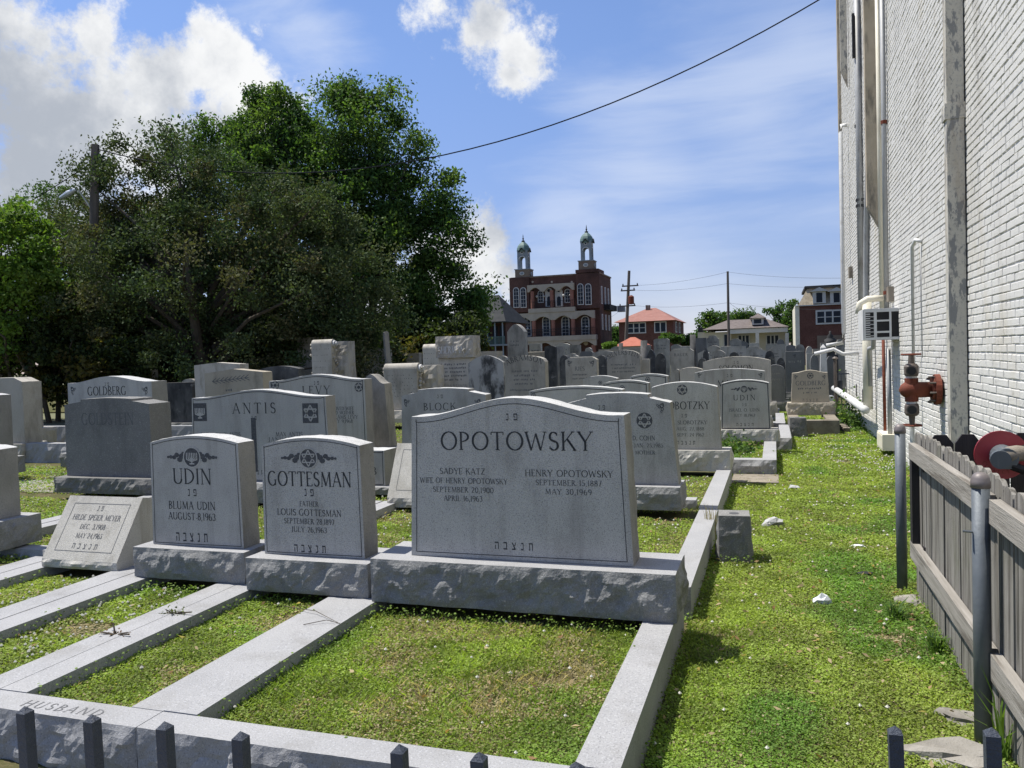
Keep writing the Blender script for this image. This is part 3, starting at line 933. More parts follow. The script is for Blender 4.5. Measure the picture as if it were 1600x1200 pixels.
def stone(label, x0, x1, yt, Y, style='arch', mat='granite', rise=.10, th=.2, taper=.0, z0=.115, bh=.22, bm=.10, bd=.08, near=0,
          text=(), emb=(), border=0., group=None, rz=0., lean=0., tilt=0., ink=INK, ticks=(), cat='headstone', nm='headstone', top=None, base=None, arct=None, notop=False, clear=None):
    NSTONE[0] += 1
    sd = NSTONE[0] * 3.7
    pa, pb, pt = at(x0, yt, Y), at(x1, yt, Y), at((x0 + x1) / 2, yt, Y)
    Xc = (pa[0] + pb[0]) / 2
    wt = pb[0] - pa[0]
    w = wt + 2 * taper
    hp = pt[2] - z0 - bh
    hs = hp - rise
    if near == 0 and not rz:
        rz = random.uniform(-.025, .025)
    t = thing(nm, label, cat, (Xc, Y, z0), rz, group, lean, tilt)
    n, m, rings, amp = {3: (44, 16, 12, .006), 2: (30, 10, 8, .006), 1: (20, 6, 6, .005), 0: (14, 3, 3, .003)}[near]
    if notop:
        amp = .001
    out = outline(style, w, wt, hs, hp, n, m)
    mb = die_mesh(out, th, amp, rings, sd)
    mb.v = [(x, y, z + bh) for x, y, z in mb.v]
    mb.build('die', GR[mat], t, False, {'granite': (ROUGH_SUNLIT, SIDE), 'granite2': (ROUGH_SUNLIT, SIDE)}.get(mat))
    if bh > .01:
        bx = base or (-w / 2 - bm, w / 2 + bm)
        rb = rock_block(bx[0], bx[1], -bd, th + bd, 0, bh - .002, .022 if near else .012, {3: .014, 2: .025, 1: .05, 0: .12}[near], 'fblr', (sd, sd * .3, 0))
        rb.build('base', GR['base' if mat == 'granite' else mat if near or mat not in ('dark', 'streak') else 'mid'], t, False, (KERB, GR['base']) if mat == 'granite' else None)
    s = (at(x0 + 1, yt, Y) - pa)[0]

    def loc(px, py):
        p = at(px, py, Y)
        return p[0] - Xc, p[2] - z0
    fm = flatmap(0.)
    if border:
        bo = MB()
        pts = [(x, z + bh) for x, z in inset(out, border, border * .7)]
        line2(bo, pts + [pts[0]], max(.0035, .0009 * Y), fm, .0015)
        bo.build('border_line', ink, t)
    if text:
        tm = MB()
        for (st_, cx, yb, cap, wd) in text:
            lx, lz = loc(cx, yb)
            if cap >= 8:
                put_letters(t, ink, st_, lx, lz, cap * s, wd * s if wd else None, fm)
            else:
                BOLD[0] = 1.12
                put_text(tm, st_, lx, lz, cap * s, wd * s if wd else None, fm)
                BOLD[0] = 1.0
        if tm.v:
            tm.build('inscription', INK2 if ink is INK else ink, t)['kind'] = 'stuff'
    if arct:
        tm = MB()
        st_, cx, yb, cap, wd, R = arct
        lx, lz = loc(cx, yb)
        put_letters(t, ink, st_, lx, lz, cap * s, wd * s, fm, arcR=R * s)
    if ticks:                                        # lines too worn to read
        tm = MB()
        for (cx, yb, wd, cap) in ticks:
            lx, lz = loc(cx, yb)
            x = lx - wd * s / 2
            while x < lx + wd * s / 2:
                q = TICK.uniform(.25, .7) * cap * s
                if TICK.random() < .86:
                    zb = lz + TICK.uniform(0, .25) * cap * s
                    e = .001 + TICK.uniform(0, .0004)
                    tm.add([fm(x, zb, e), fm(x + q * .7, zb, e), fm(x + q * .7, zb + TICK.uniform(.5, .9) * cap * s, e), fm(x, zb + cap * s * .7, e)], [(0, 1, 2, 3)])
                x += q * 1.25
        tm.build('inscription', INKF if mat not in ('dark', 'slate') else GR['mid'], t)['kind'] = 'stuff'
    for (kind, cx, cy, r, half) in emb:
        lx, lz = loc(cx, cy)
        r, half = r * s, half * s
        em = MB()
        if kind in ('star', 'menorah'):
            leaves_emblem(em, lx, lz, r, half, fm, .0012)
            disc(em, lx, lz, r, fm, .0022)
            em.build('emblem', INKM, t)
            e2 = MB()
            ring(e2, lx, lz, r * .97, r * 1.1, fm, .0032)
            (star if kind == 'star' else menorah)(e2, lx, lz, r * .86, fm, .0036, r * .13)
            e2.build('emblem_figure', GR[mat], t)
        elif kind == 'disc':
            disc(em, lx, lz, r, fm, .0014)
            em.build('emblem', INKM, t)
            e2 = MB()
            star(e2, lx, lz, r * .86, fm, .0025, r * .15)
            e2.build('emblem_figure', GR[mat], t)
        elif kind in ('sqstar', 'sqmen'):
            em.add([fm(lx - r, lz - r * 1.1, .0014), fm(lx + r, lz - r * 1.1, .0014), fm(lx + r, lz + r * 1.1, .0014), fm(lx - r, lz + r * 1.1, .0014)], [(0, 1, 2, 3)])
            em.build('emblem', INKM, t)
            e2 = MB()
            (star if kind == 'sqstar' else menorah)(e2, lx, lz, r * .9, fm, .0026, r * .17)
            e2.build('emblem_figure', GR[mat], t)
        elif kind == 'strip':
            em.add([fm(lx - r, lz - half, .0014), fm(lx + r, lz - half, .0014), fm(lx + r, lz + half, .0014), fm(lx - r, lz + half, .0014)], [(0, 1, 2, 3)])
            em.build('emblem', INKM, t)
        elif kind == 'line':
            line2(em, [(lx - half, lz), (lx + half, lz)], r, fm, .0013)
            em.build('border_line', ink, t)
        elif kind == 'corner':
            for (du, dv, q) in [(0, 0, .5), (.5, -.2, .35), (-.1, -.7, .35), (.1, -1.2, .25), (.9, .1, .25), (-.2, .3, .3)]:
                ring(em, lx - du * r * half / abs(half), lz + dv * r, q * r * .55, q * r, fm, .0013 + .00007 * abs(dv), 10)
            em.build('emblem', INKM, t)
        elif kind == 'palm':
            sgn = 1
            for k in range(9):
                u = -1 + 2 * k / 9
                px_, pz_ = lx + u * half, lz + .35 * r * u
                line2(em, [(px_, pz_), (px_ + half * .22, pz_ + r * .7)], r * .14, fm, .002)
                line2(em, [(px_, pz_), (px_ + half * .26, pz_ - r * .5)], r * .14, fm, .0021)
            line2(em, [(lx - half, lz - .35 * r), (lx + half, lz + .35 * r)], r * .12, fm, .0024)
            em.build('emblem', INKF, t)
    return t


G1 = 'stones of the front row'
# ---- front row
stone('wide granite stone with a swelling curved top, largest of the front row', 642, 974, 621.5, 4.08, 'serp', rise=.098, taper=.03, th=.2, z0=.205, bh=.243, near=3,
      base=(-.83, .855), bd=.115, border=.032, group=G1,
      text=[(HEB_PN, 799.5, 656.5, 9, 18), ('OPOTOWSKY', 804, 703.5, 25.5, 218), ('SADYE KATZ', 722.5, 741, 8.6, 68), ('WIFE OF HENRY OPOTOWSKY', 723.5, 755.5, 7.8, 131),
            ('SEPTEMBER 20,1900', 723.5, 769.5, 7.6, 91), ('APRIL 16,1963', 723.5, 783, 7.6, 58), ('HENRY OPOTOWSKY', 888, 745, 9, 121), ('SEPTEMBER 15,1887', 888, 759, 7.6, 91),
            ('MAY 30,1969', 888, 773, 7.6, 64), (HEB_END, 803, 859, 10, 56)])
stone('narrow granite stone with a star badge between leaf sprays, front row', 408, 561, 684, 4.12, 'arch', rise=.045, taper=.008, th=.165, z0=.205, bh=.195, near=3,
      base=(-.40, .415), bd=.11, border=.018, group=G1,
      text=[('GOTTESMAN', 483, 760, 19.5, 125), (HEB_PN, 483, 775, 9, 15), ('FATHER', 483, 791.5, 7, 28), ('LOUIS GOTTESMAN', 483, 806, 8.6, 96),
            ('SEPTEMBER 28,1897', 483, 819, 7.2, 75.5), ('JULY 26,1963', 483, 832, 7.2, 53.5), (HEB_END, 484.5, 863, 9.5, 48)],
      emb=[('star', 482, 716, 12.5, 41)])
stone('narrow granite stone with a candelabrum badge between leaf sprays, front row', 234, 371, 681, 4.20, 'arch', rise=.045, taper=.012, th=.165, z0=.205, bh=.195, near=3,
      base=(-.43, .415), bd=.09, border=.018, group=G1,
      text=[('UDIN', 300.5, 756.5, 19.5, 58), (HEB_PN, 300.5, 775, 8.5, 14), ('BLUMA UDIN', 300, 796, 10, 70), ('AUGUST*8,1963', 300, 812.5, 9, 71), (HEB_END, 300, 846, 10.5, 48)],
      emb=[('menorah', 300, 714.5, 12, 37)])
stone('tall granite stone cut off by the left edge of the picture', -110, -10, 697, 4.55, 'arch', 'granite', rise=.03, th=.2, z0=.205, bh=.22, near=2, base=(-.3, .43), bd=.1, group=G1)


def slant(label, X0, X1, Yf, z0, fh, hb, d0, d1, mat, lines, res=.02, border=True):
    """low marker: rough nose of height fh, polished face sloping back to height hb"""
    xc = (X0 + X1) / 2
    w = X1 - X0
    t = thing('slant_marker', label, 'grave marker', (xc, Yf, z0), 0, None)
    mb = rock_block(-w / 2, w / 2, 0, d1, 0, fh, .016, res, 'fb', (X0, Yf, 1), cap=False)
    mb.build('base', GR[mat], t)
    b = MB()
    n = 18
    # sloped face, rough narrow top, sides
    vs = [(-w / 2, 0, fh), (w / 2, 0, fh), (w / 2, d0, hb), (-w / 2, d0, hb), (w / 2, d1, hb - .02), (-w / 2, d1, hb - .02), (w / 2, d1, fh), (-w / 2, d1, fh)]
    b.add(vs, [(0, 1, 2, 3), (3, 2, 4, 5), (1, 6, 4, 2), (0, 3, 5, 7), (5, 4, 6, 7)])
    b.build('face_block', GR[mat], t)
    L_ = math.hypot(d0, hb - fh)
    cy, cz = d0 / L_, (hb - fh) / L_
    fm = lambda u, v, e: (u, v * cy - e * cz, fh + v * cz + e * cy)
    tm = MB()
    BOLD[0] = 1.25
    for (s_, v, cap, wd) in lines:
        put_text(tm, s_, 0, v * L_, cap, wd, fm)
    BOLD[0] = 1.0
    tm.build('inscription', INKF, t)['kind'] = 'stuff'
    if border:
        bo = MB()
        line2(bo, [(-w * .38, .14 * L_), (w * .38, .14 * L_), (w * .38, .88 * L_), (-w * .38, .88 * L_), (-w * .38, .14 * L_)], .004, fm, .0012)
        bo.build('border_line', INKF, t)
    return t


slant('small granite marker with a sunlit sloping face, front row', -4.85, -4.20, 4.2, .2, .055, .45, .26, .36, 'granite2',
      [(HEB_PN, .77, .035, .055), ('HILDE SPEIER MEYER', .62, .04, .42), ('DEC. 3,1908', .48, .036, .22), ('MAY 24,1965', .34, .036, .23), (HEB_END, .18, .036, .22)])
slant('sloping pale marker half hidden behind the widest front stone', -3.52, -2.86, 6.8, .16, .09, .58, .26, .4, 'granite2',
      [('RUTH', .52, .05, .2), ('MAY 14', .40, .045, .24)], .03)

# ---- second row
stone('wide dull blue grey stone with a stepped top and worn lettering', 100, 232, 622, 6.95, 'step', 'slate', rise=.07, taper=.012, th=.32, z0=.2, bh=.17, near=2, base=(-.66, .72), bd=.12,
      text=[('GOLDSTEIN', 168, 664, 14.5, 78)], ink=INKF)
stone('wide granite stone with candelabrum and star panels at its top corners', 299, 508, 609, 6.9, 'serp', 'granite', rise=.075, taper=.03, th=.18, z0=.16, bh=.2, near=2, base=(-.72, .72), bd=.1, border=.02,
      text=[('ANTIS', 397, 646, 13.5, 64), (HEB_PN, 397, 656, 4.5, 8), ('SOPHIE KAHN ANTIS', 345, 682, 5.4, 60), ('MAX ANTIS', 452, 682, 5.6, 39), ('JANUARY 1888', 452, 690, 5.4, 60), (HEB_END, 397, 741, 5, 28)],
      emb=[('sqmen', 312.5, 644, 10.5, 1), ('sqstar', 485, 645.5, 11, 1), ('line', 397, 657.5, .006, 98), ('strip', 397.5, 695, 3.6, 34)])
stone('granite stone with a star in a dark disc and a notched top beside the lane', 884, 1046, 614, 6.95, 'step', 'granite', rise=.09, taper=.06, th=.2, z0=.2, bh=.2, near=2, base=(-.62, .54), bd=.11,
      text=[(HEB_PN, 940, 640, 6.5, 11), ('D. COHN', 1006, 688, 6.8, 33), ('0-JAN. 25,1985', 1009, 699, 5.6, 51), ('D MOTHER', 1004, 710, 5.6, 37)],
      emb=[('disc', 1007, 657, 11.8, 1), ('corner', 1034, 634, 7, 1)])
stone('low dark block stone between the front stones, one letter showing', 560, 600, 704, 7.5, 'flat', 'granite', rise=0, th=.3, z0=.16, bh=.08, near=1, border=.02, text=[('B', 585, 742, 11, None)])

# ---- third row
stone('granite stone with a serpentine top behind the dull blue grey stone', 105, 236, 588, 9.0, 'serp', 'granite', rise=.085, taper=.02, th=.3, z0=.16, bh=.2, near=2,
      text=[('GOLDBERG', 167, 617.5, 10.5, 58), (HEB_PN, 167, 603, 4, 7)], emb=[('corner', 228, 608, 5, 1), ('corner', 113, 608, 5, -1)])
stone('tall warm grey stone with a serpentine top and round corner badges', 420, 569, 585, 9.2, 'serp', 'granite2', rise=.075, taper=.01, th=.2, z0=.16, bh=.2, near=2, border=.03,
      text=[('LEVY', 494, 616, 11, 41), (HEB_PN, 494.5, 601, 4.5, 8), ('BELOVED WIFE', 533, 641, 4.6, 38), ('AND MOTHER', 535, 647.5, 4.6, 34), ('ABRAMS LEVY', 537, 654.5, 4.8, 42), ('JULY 9,1968', 534, 661, 4.6, 32)],
      emb=[('disc', 560.5, 605, 6, 1), ('disc', 430, 602, 6, 1)])
stone('mossy dark edged stone with a curled top right of the wavy one', 558, 600, 585, 9.9, 'serp', 'mid', rise=.13, taper=.05, th=.22, z0=.16, bh=.2, near=1)
stone('granite stone with a notched top left of the largest front stone', 627, 758, 606.5, 9.3, 'step', 'granite', rise=.09, taper=.02, th=.2, z0=.16, bh=.2, near=2,
      text=[('BLOCK', 687, 641, 10.3, 49), (HEB_PN, 687.5, 622, 4.6, 9), ('MAX', 660, 656, 4.5, 12)], emb=[('corner', 634, 627, 5.5, -1), ('corner', 748, 627, 5.5, 1)])
stone('long low arched granite stone whose top shows above the largest stone', 826, 972, 603.5, 9.4, 'arch', 'granite2', rise=.05, th=.2, z0=.14, bh=.2, near=2, border=.03, emb=[('disc', 834, 618, 3.5, 1)])
stone('pale stone with a rounded star badge and uneven top above the lane kerb', 1017, 1120, 597, 9.35, 'arch', 'granite2', rise=.06, taper=.03, th=.2, z0=.18, bh=.24, near=2,
      text=[('SLOBOTZKY', 1069, 639.5, 12, 77), (HEB_PN, 1069, 652, 5, 9), ('EL SLOBOTZKY', 1076, 663, 6, 56), ('N AUG. 27,1888', 1074.5, 672.5, 5, 50), ('SEPT. 24 1962', 1079, 682, 5, 41), (HEB_END, 1072, 694.5, 5.5, 28)],
      emb=[('disc', 1066, 609, 8, 1)])

# ---- fourth row and on
stone('pale stone with a book badge and leaf sprays above leafy ground cover', 1127, 1201, 593.5, 12.3, 'arch', 'granite2', rise=.05, taper=.02, th=.22, z0=.2, bh=.17, near=2, border=.018,
      text=[('UDIN', 1163, 625.5, 8.8, 34), (HEB_PN, 1163, 634.5, 4, 7), ('ISRAEL O. UDIN', 1163, 643, 5, 47), ('JULY 18,1963', 1163, 651, 4.4, 33), (HEB_END, 1164, 665.5, 4.6, 27)], emb=[('menorah', 1162.5, 608, 5.6, 20)])
stone('small arched granite top with faint emblem, third from the lane', 940, 1013, 594, 12.4, 'arch', 'granite2', rise=.05, th=.2, z0=.12, bh=.2, near=1, border=.035, emb=[('disc', 972, 606, 4, 1)])
stone('pale stone with dark stained corners, letter M showing', 1085, 1195, 576, 15.0, 'arch', 'granite2', rise=.06, th=.22, z0=.12, bh=.22, near=1, text=[(HEB_PN, 1140, 589, 4.5, 9), ('MA', 1131, 604, 10, 20)], emb=[('corner', 1189, 585, 4, 1), ('corner', 1092, 585, 4, -1)])
stone('short grey arched stone among the middle rows', 911, 964, 587, 14.9, 'arch', 'granite2', rise=.06, th=.2, z0=.12, bh=.2, near=1, emb=[('disc', 938, 598, 3, 1)])
stone('low arched stone with a damp dark patch on its top', 984, 1043, 584, 15.2, 'arch', 'granite2', rise=.05, th=.2, z0=.12, bh=.2, near=1, border=.04, emb=[('disc', 1012, 593, 4, 1)])
stone('wide buff grey stone with a low peaked top, rearmost by the lane', 1098, 1204, 557, 17.8, 'arch', 'warm', rise=.10, th=.25, z0=.12, bh=.3, near=1, text=[(HEB_PN, 1150, 568.5, 4, 8), ('SOLOMON', 1150, 579, 8.5, 52)])
stone('small stone with sloped shoulder left of the buff one', 1062, 1097, 574, 18.0, 'arch', 'warm', rise=.05, th=.2, z0=.1, bh=.2, near=1)
stone('dark little upright stone beside the sloped one', 1054, 1061, 577, 18.0, 'round', 'mid', rise=.05, th=.2, z0=.1, bh=.1)
stone('dull dark stone with a rounded shoulder right of the buff one', 1196, 1226, 570, 19.4, 'round', 'slate', rise=.13, th=.25, z0=.1, bh=.22, near=1, ticks=[(1214, 585, 14, 3), (1214, 595, 14, 4)])
stone('warm tan stone with serpentine top beside the white wall', 1238, 1293, 578.5, 16.4, 'serp', 'tan', rise=.05, taper=.03, th=.25, z0=.25, bh=.24, near=2, base=(-.42, .44),
      text=[('GOLDBERG', 1266.5, 602, 7.4, 46), (HEB_END, 1266, 627, 4, 24)], emb=[('disc', 1266, 587, 5, 1), ('corner', 1288, 588, 3.5, 1), ('corner', 1243, 588, 3.5, -1)], ticks=[(1265, 608.5, 36, 3.5), (1265, 615, 20, 3)], ink=INKF)

# ---- left middle ground
stone('tall warm grey stone with stepped shoulders at the left edge', -55, 34, 591, 9.6, 'chamfer', 'warm', rise=.07, th=.32, z0=.2, bh=.22, near=2, base=(-.62, .62))
stone('thin stone close behind the warm grey one at left', 0, 50, 597, 11.4, 'flat', 'warm', rise=0, th=.2, z0=.2, bh=.3, near=1, base=(-.5, .62))
stone('grey stone standing furthest left, its corner showing', -75, -10, 615, 7.9, 'arch', 'granite', rise=.03, th=.25, z0=.2, bh=.22, near=1)
stone('plain pale slab with a flat peak behind the palm stone', 303, 374, 566.5, 14.0, 'gable', 'warm', rise=.045, th=.3, z0=.1, bh=.2, near=1)
stone('cream stone with a carved palm frond', 319, 410, 576.5, 12.6, 'gable', 'tan', rise=.07, th=.3, z0=.1, bh=.2, near=1, emb=[('palm', 360, 593, 6, 28)], ticks=[(358, 612, 10, 4)])
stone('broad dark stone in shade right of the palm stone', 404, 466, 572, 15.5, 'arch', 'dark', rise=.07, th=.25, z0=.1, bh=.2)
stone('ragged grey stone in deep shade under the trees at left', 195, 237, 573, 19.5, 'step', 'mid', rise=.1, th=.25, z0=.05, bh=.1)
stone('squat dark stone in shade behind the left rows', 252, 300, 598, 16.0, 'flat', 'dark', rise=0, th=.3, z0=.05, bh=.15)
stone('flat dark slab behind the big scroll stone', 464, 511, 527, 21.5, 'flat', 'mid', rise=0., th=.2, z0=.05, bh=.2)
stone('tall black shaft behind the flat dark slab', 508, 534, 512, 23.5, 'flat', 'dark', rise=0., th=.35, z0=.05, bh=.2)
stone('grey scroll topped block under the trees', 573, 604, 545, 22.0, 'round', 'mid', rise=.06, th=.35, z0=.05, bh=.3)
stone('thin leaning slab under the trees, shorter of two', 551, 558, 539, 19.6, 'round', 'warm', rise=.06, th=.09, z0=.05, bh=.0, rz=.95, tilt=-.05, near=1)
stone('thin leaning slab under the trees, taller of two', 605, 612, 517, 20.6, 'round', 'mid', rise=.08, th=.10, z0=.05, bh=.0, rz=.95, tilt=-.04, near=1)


def scroll(label, x0, x1, yt, Y, yb, mat, side=True, floral=True):
    pa, pb = at(x0, yt, Y), at(x1, yt, Y)
    w = pb[0] - pa[0]
    z0 = at((x0 + x1) / 2, yb, Y)[2]
    z0 = min(z0, .5)
    h = pa[2] - z0
    t = thing('scroll_headstone', label, 'headstone', ((pa[0] + pb[0]) / 2, Y, z0), 0)
    r = .12
    prof = [(0, 0), (0, h - r)] + [(r - r * math.cos(a), h - r + r * math.sin(a)) for a in [math.radians(q) for q in range(15, 181, 15)]] + [(2 * r, 0)]
    MB().prismx([(y, z) for y, z in reversed(prof)], -w / 2, w / 2).build('scroll', GR[mat], t)
    for k, rr in enumerate((.085, .05)):
        MB().tube([(w / 2 - .01, r, h - r), (w / 2 + .06 + .05 * k, r, h - r)], rr, 12).build('scroll_end', GR['white'], t)
    if side:
        rock_block(-w / 2 - .12, w / 2 + .34, .26, .62, 0, h - .06, .05, .09, 'fblr', (x0, Y, 2)).build('rough_block', GR[mat], t)
    rock_block(-w / 2 - .2, w / 2 + .42, -.12, .72, -.25, 0, .03, .12, 'fblr', (x0, Y, 5)).build('base', GR['warm'], t)
    if floral:
        fl = MB()
        rs = random.Random(int(x0))
        for k in range(26):
            s_ = -1 if k < 14 else 1
            zz = h - .12 - (k % 14) * (h - .3) / 15
            c = (s_ * (w / 2 + .05) + rs.uniform(-.04, .04), .1 + rs.uniform(-.05, .1), zz + rs.uniform(-.03, .03))
            q = rs.uniform(.022, .045)
            fl.lathe([(q * .3, c[2] - q), (q, c[2]), (q * .4, c[2] + q)], c[0], c[1], 6)
        fl.build('carved_flowers', GR['warm'], t)
    tm = MB()
    for k in range(7):
        zz = h - r - .14 - k * (h - .4) / 8
        x = -w * .4
        while x < w * .4:
            q = TICK.uniform(.012, .035)
            if TICK.random() < .7:
                tm.add([(x, -.0012, zz), (x + q * .5, -.0012, zz), (x + q * .5, -.0012, zz + .016), (x, -.0012, zz + .022)], [(0, 1, 2, 3)])
            x += q * 2.2
    tm.build('inscription', INKF, t)['kind'] = 'stuff'
    return t


scroll('large scroll monument with carved flowers against rough rock', 486, 517, 531, 18.2, 600, 'warm')
scroll('pale scroll monument with rolled top left of the notched stone', 599, 651, 568.5, 15.2, 632, 'warm')
scroll('scroll monument just left of the block lettered stone', 660, 684, 538, 19.5, 596, 'warm', floral=False)

# ---- middle ground, centre
t = stone('tall monument whose rough top block carries raised letters', 684, 734, 527, 16.6, 'flat', 'warm', rise=0, th=.28, z0=.1, bh=.3, near=1, ticks=[(708, 571, 40, 3.4), (708, 577, 40, 3.4), (708, 583, 40, 3.4), (708, 589, 38, 3.4), (708, 595, 36, 3.4)],
          text=[('NATHAN SHERMAN', 708, 604.5, 3.6, 42)], ink=INKF)
pa, pb, pc = at(682, 527, 16.6), at(736, 527, 16.6), at(708, 559, 16.6)
rb = rock_block(-(pb[0] - pa[0]) / 2, (pb[0] - pa[0]) / 2 + .06, -.07, .40, pc[2] - .1, pa[2] - .1 + .012, .035, .05, 'fblr', (4, 4, 4))
rb.build('name_block', GR['warm'], t)
sm = MB()
lp = at(708, 552, 16.6)
put_letters(t, GR['white'], 'SHERMAN', lp[0] - (pa[0] + pb[0]) / 2 * 1.0, lp[2] - .1, .155, .62, flatmap(-.112))
stone('dark streaked marble stone with a pointed top', 731, 786, 555, 15.8, 'gothic', 'streak', rise=.16, th=.12, z0=.1, bh=.16, near=1)
stone('round topped grey stone with its name in an arc, left of centre', 788, 851, 556, 14.6, 'round', 'mid', rise=.12, th=.24, z0=.1, bh=.22, near=1, arct=('ABRAMSON', 819, 563, 8, 55, 52),
      ticks=[(819, 582, 38, 3.6), (819, 588.5, 30, 3.6), (819, 595, 32, 3.6), (819, 601.5, 28, 3.6), (819, 611, 44, 3.2)])
stone('tall grey pointed monument with carved tree before the twin towered building', 792, 818, 506.5, 25.0, 'gothic', 'mid', rise=.25, th=.4, z0=.05, bh=.35, near=1, ticks=[(805, 535, 14, 3), (805, 541, 14, 3)])
stone('low flat topped tan monument behind the block lettered stone', 742, 776, 549, 20.5, 'flat', 'tan', rise=0, th=.5, z0=.05, bh=.3)
stone('little round grey stone between the pointed marble and the tall monument', 776, 792, 556, 20.0, 'round', 'mid', rise=.1, th=.15, z0=.05, bh=.1)
stone('pale square shouldered stone with carved garland corners', 883, 932, 558, 17.2, 'chamfer', 'warm', rise=.06, th=.22, z0=.1, bh=.2, near=1, text=[('RIES', 906, 579, 6, 15)], ink=INKF, emb=[('corner', 926, 566, 4.5, 1), ('corner', 889, 566, 4.5, -1)], ticks=[(906, 587, 22, 3), (906, 593, 22, 3)])
stone('round topped grey stone with its name in an arc, before the red roofed house', 948, 1000, 547, 18.4, 'round', 'mid', rise=.16, th=.22, z0=.1, bh=.22, near=1, arct=('SILVERSTEIN', 974, 554, 6.5, 48, 42),
      ticks=[(974, 571, 38, 3), (974, 576.5, 34, 3), (974, 582, 34, 3)])
stone('small square grey stone touching the arc lettered one', 1001, 1014, 561, 18.9, 'flat', 'mid', rise=0, th=.2, z0=.1, bh=.15)
stone('grey stone with clipped top corners and five cut letters, centre right', 1047, 1083, 545, 20.6, 'chamfer', 'mid', rise=.06, th=.25, z0=.1, bh=.2, near=1, text=[('BAUER', 1064, 556.5, 4.6, 21)])
stone('square dark stone with a pale text band', 1227, 1257, 549, 23.0, 'flat', 'slate', rise=0, th=.3, z0=.05, bh=.3, near=1, emb=[('corner', 1242, 555, 3, 1)], ticks=[(1242, 567, 20, 4.5)])

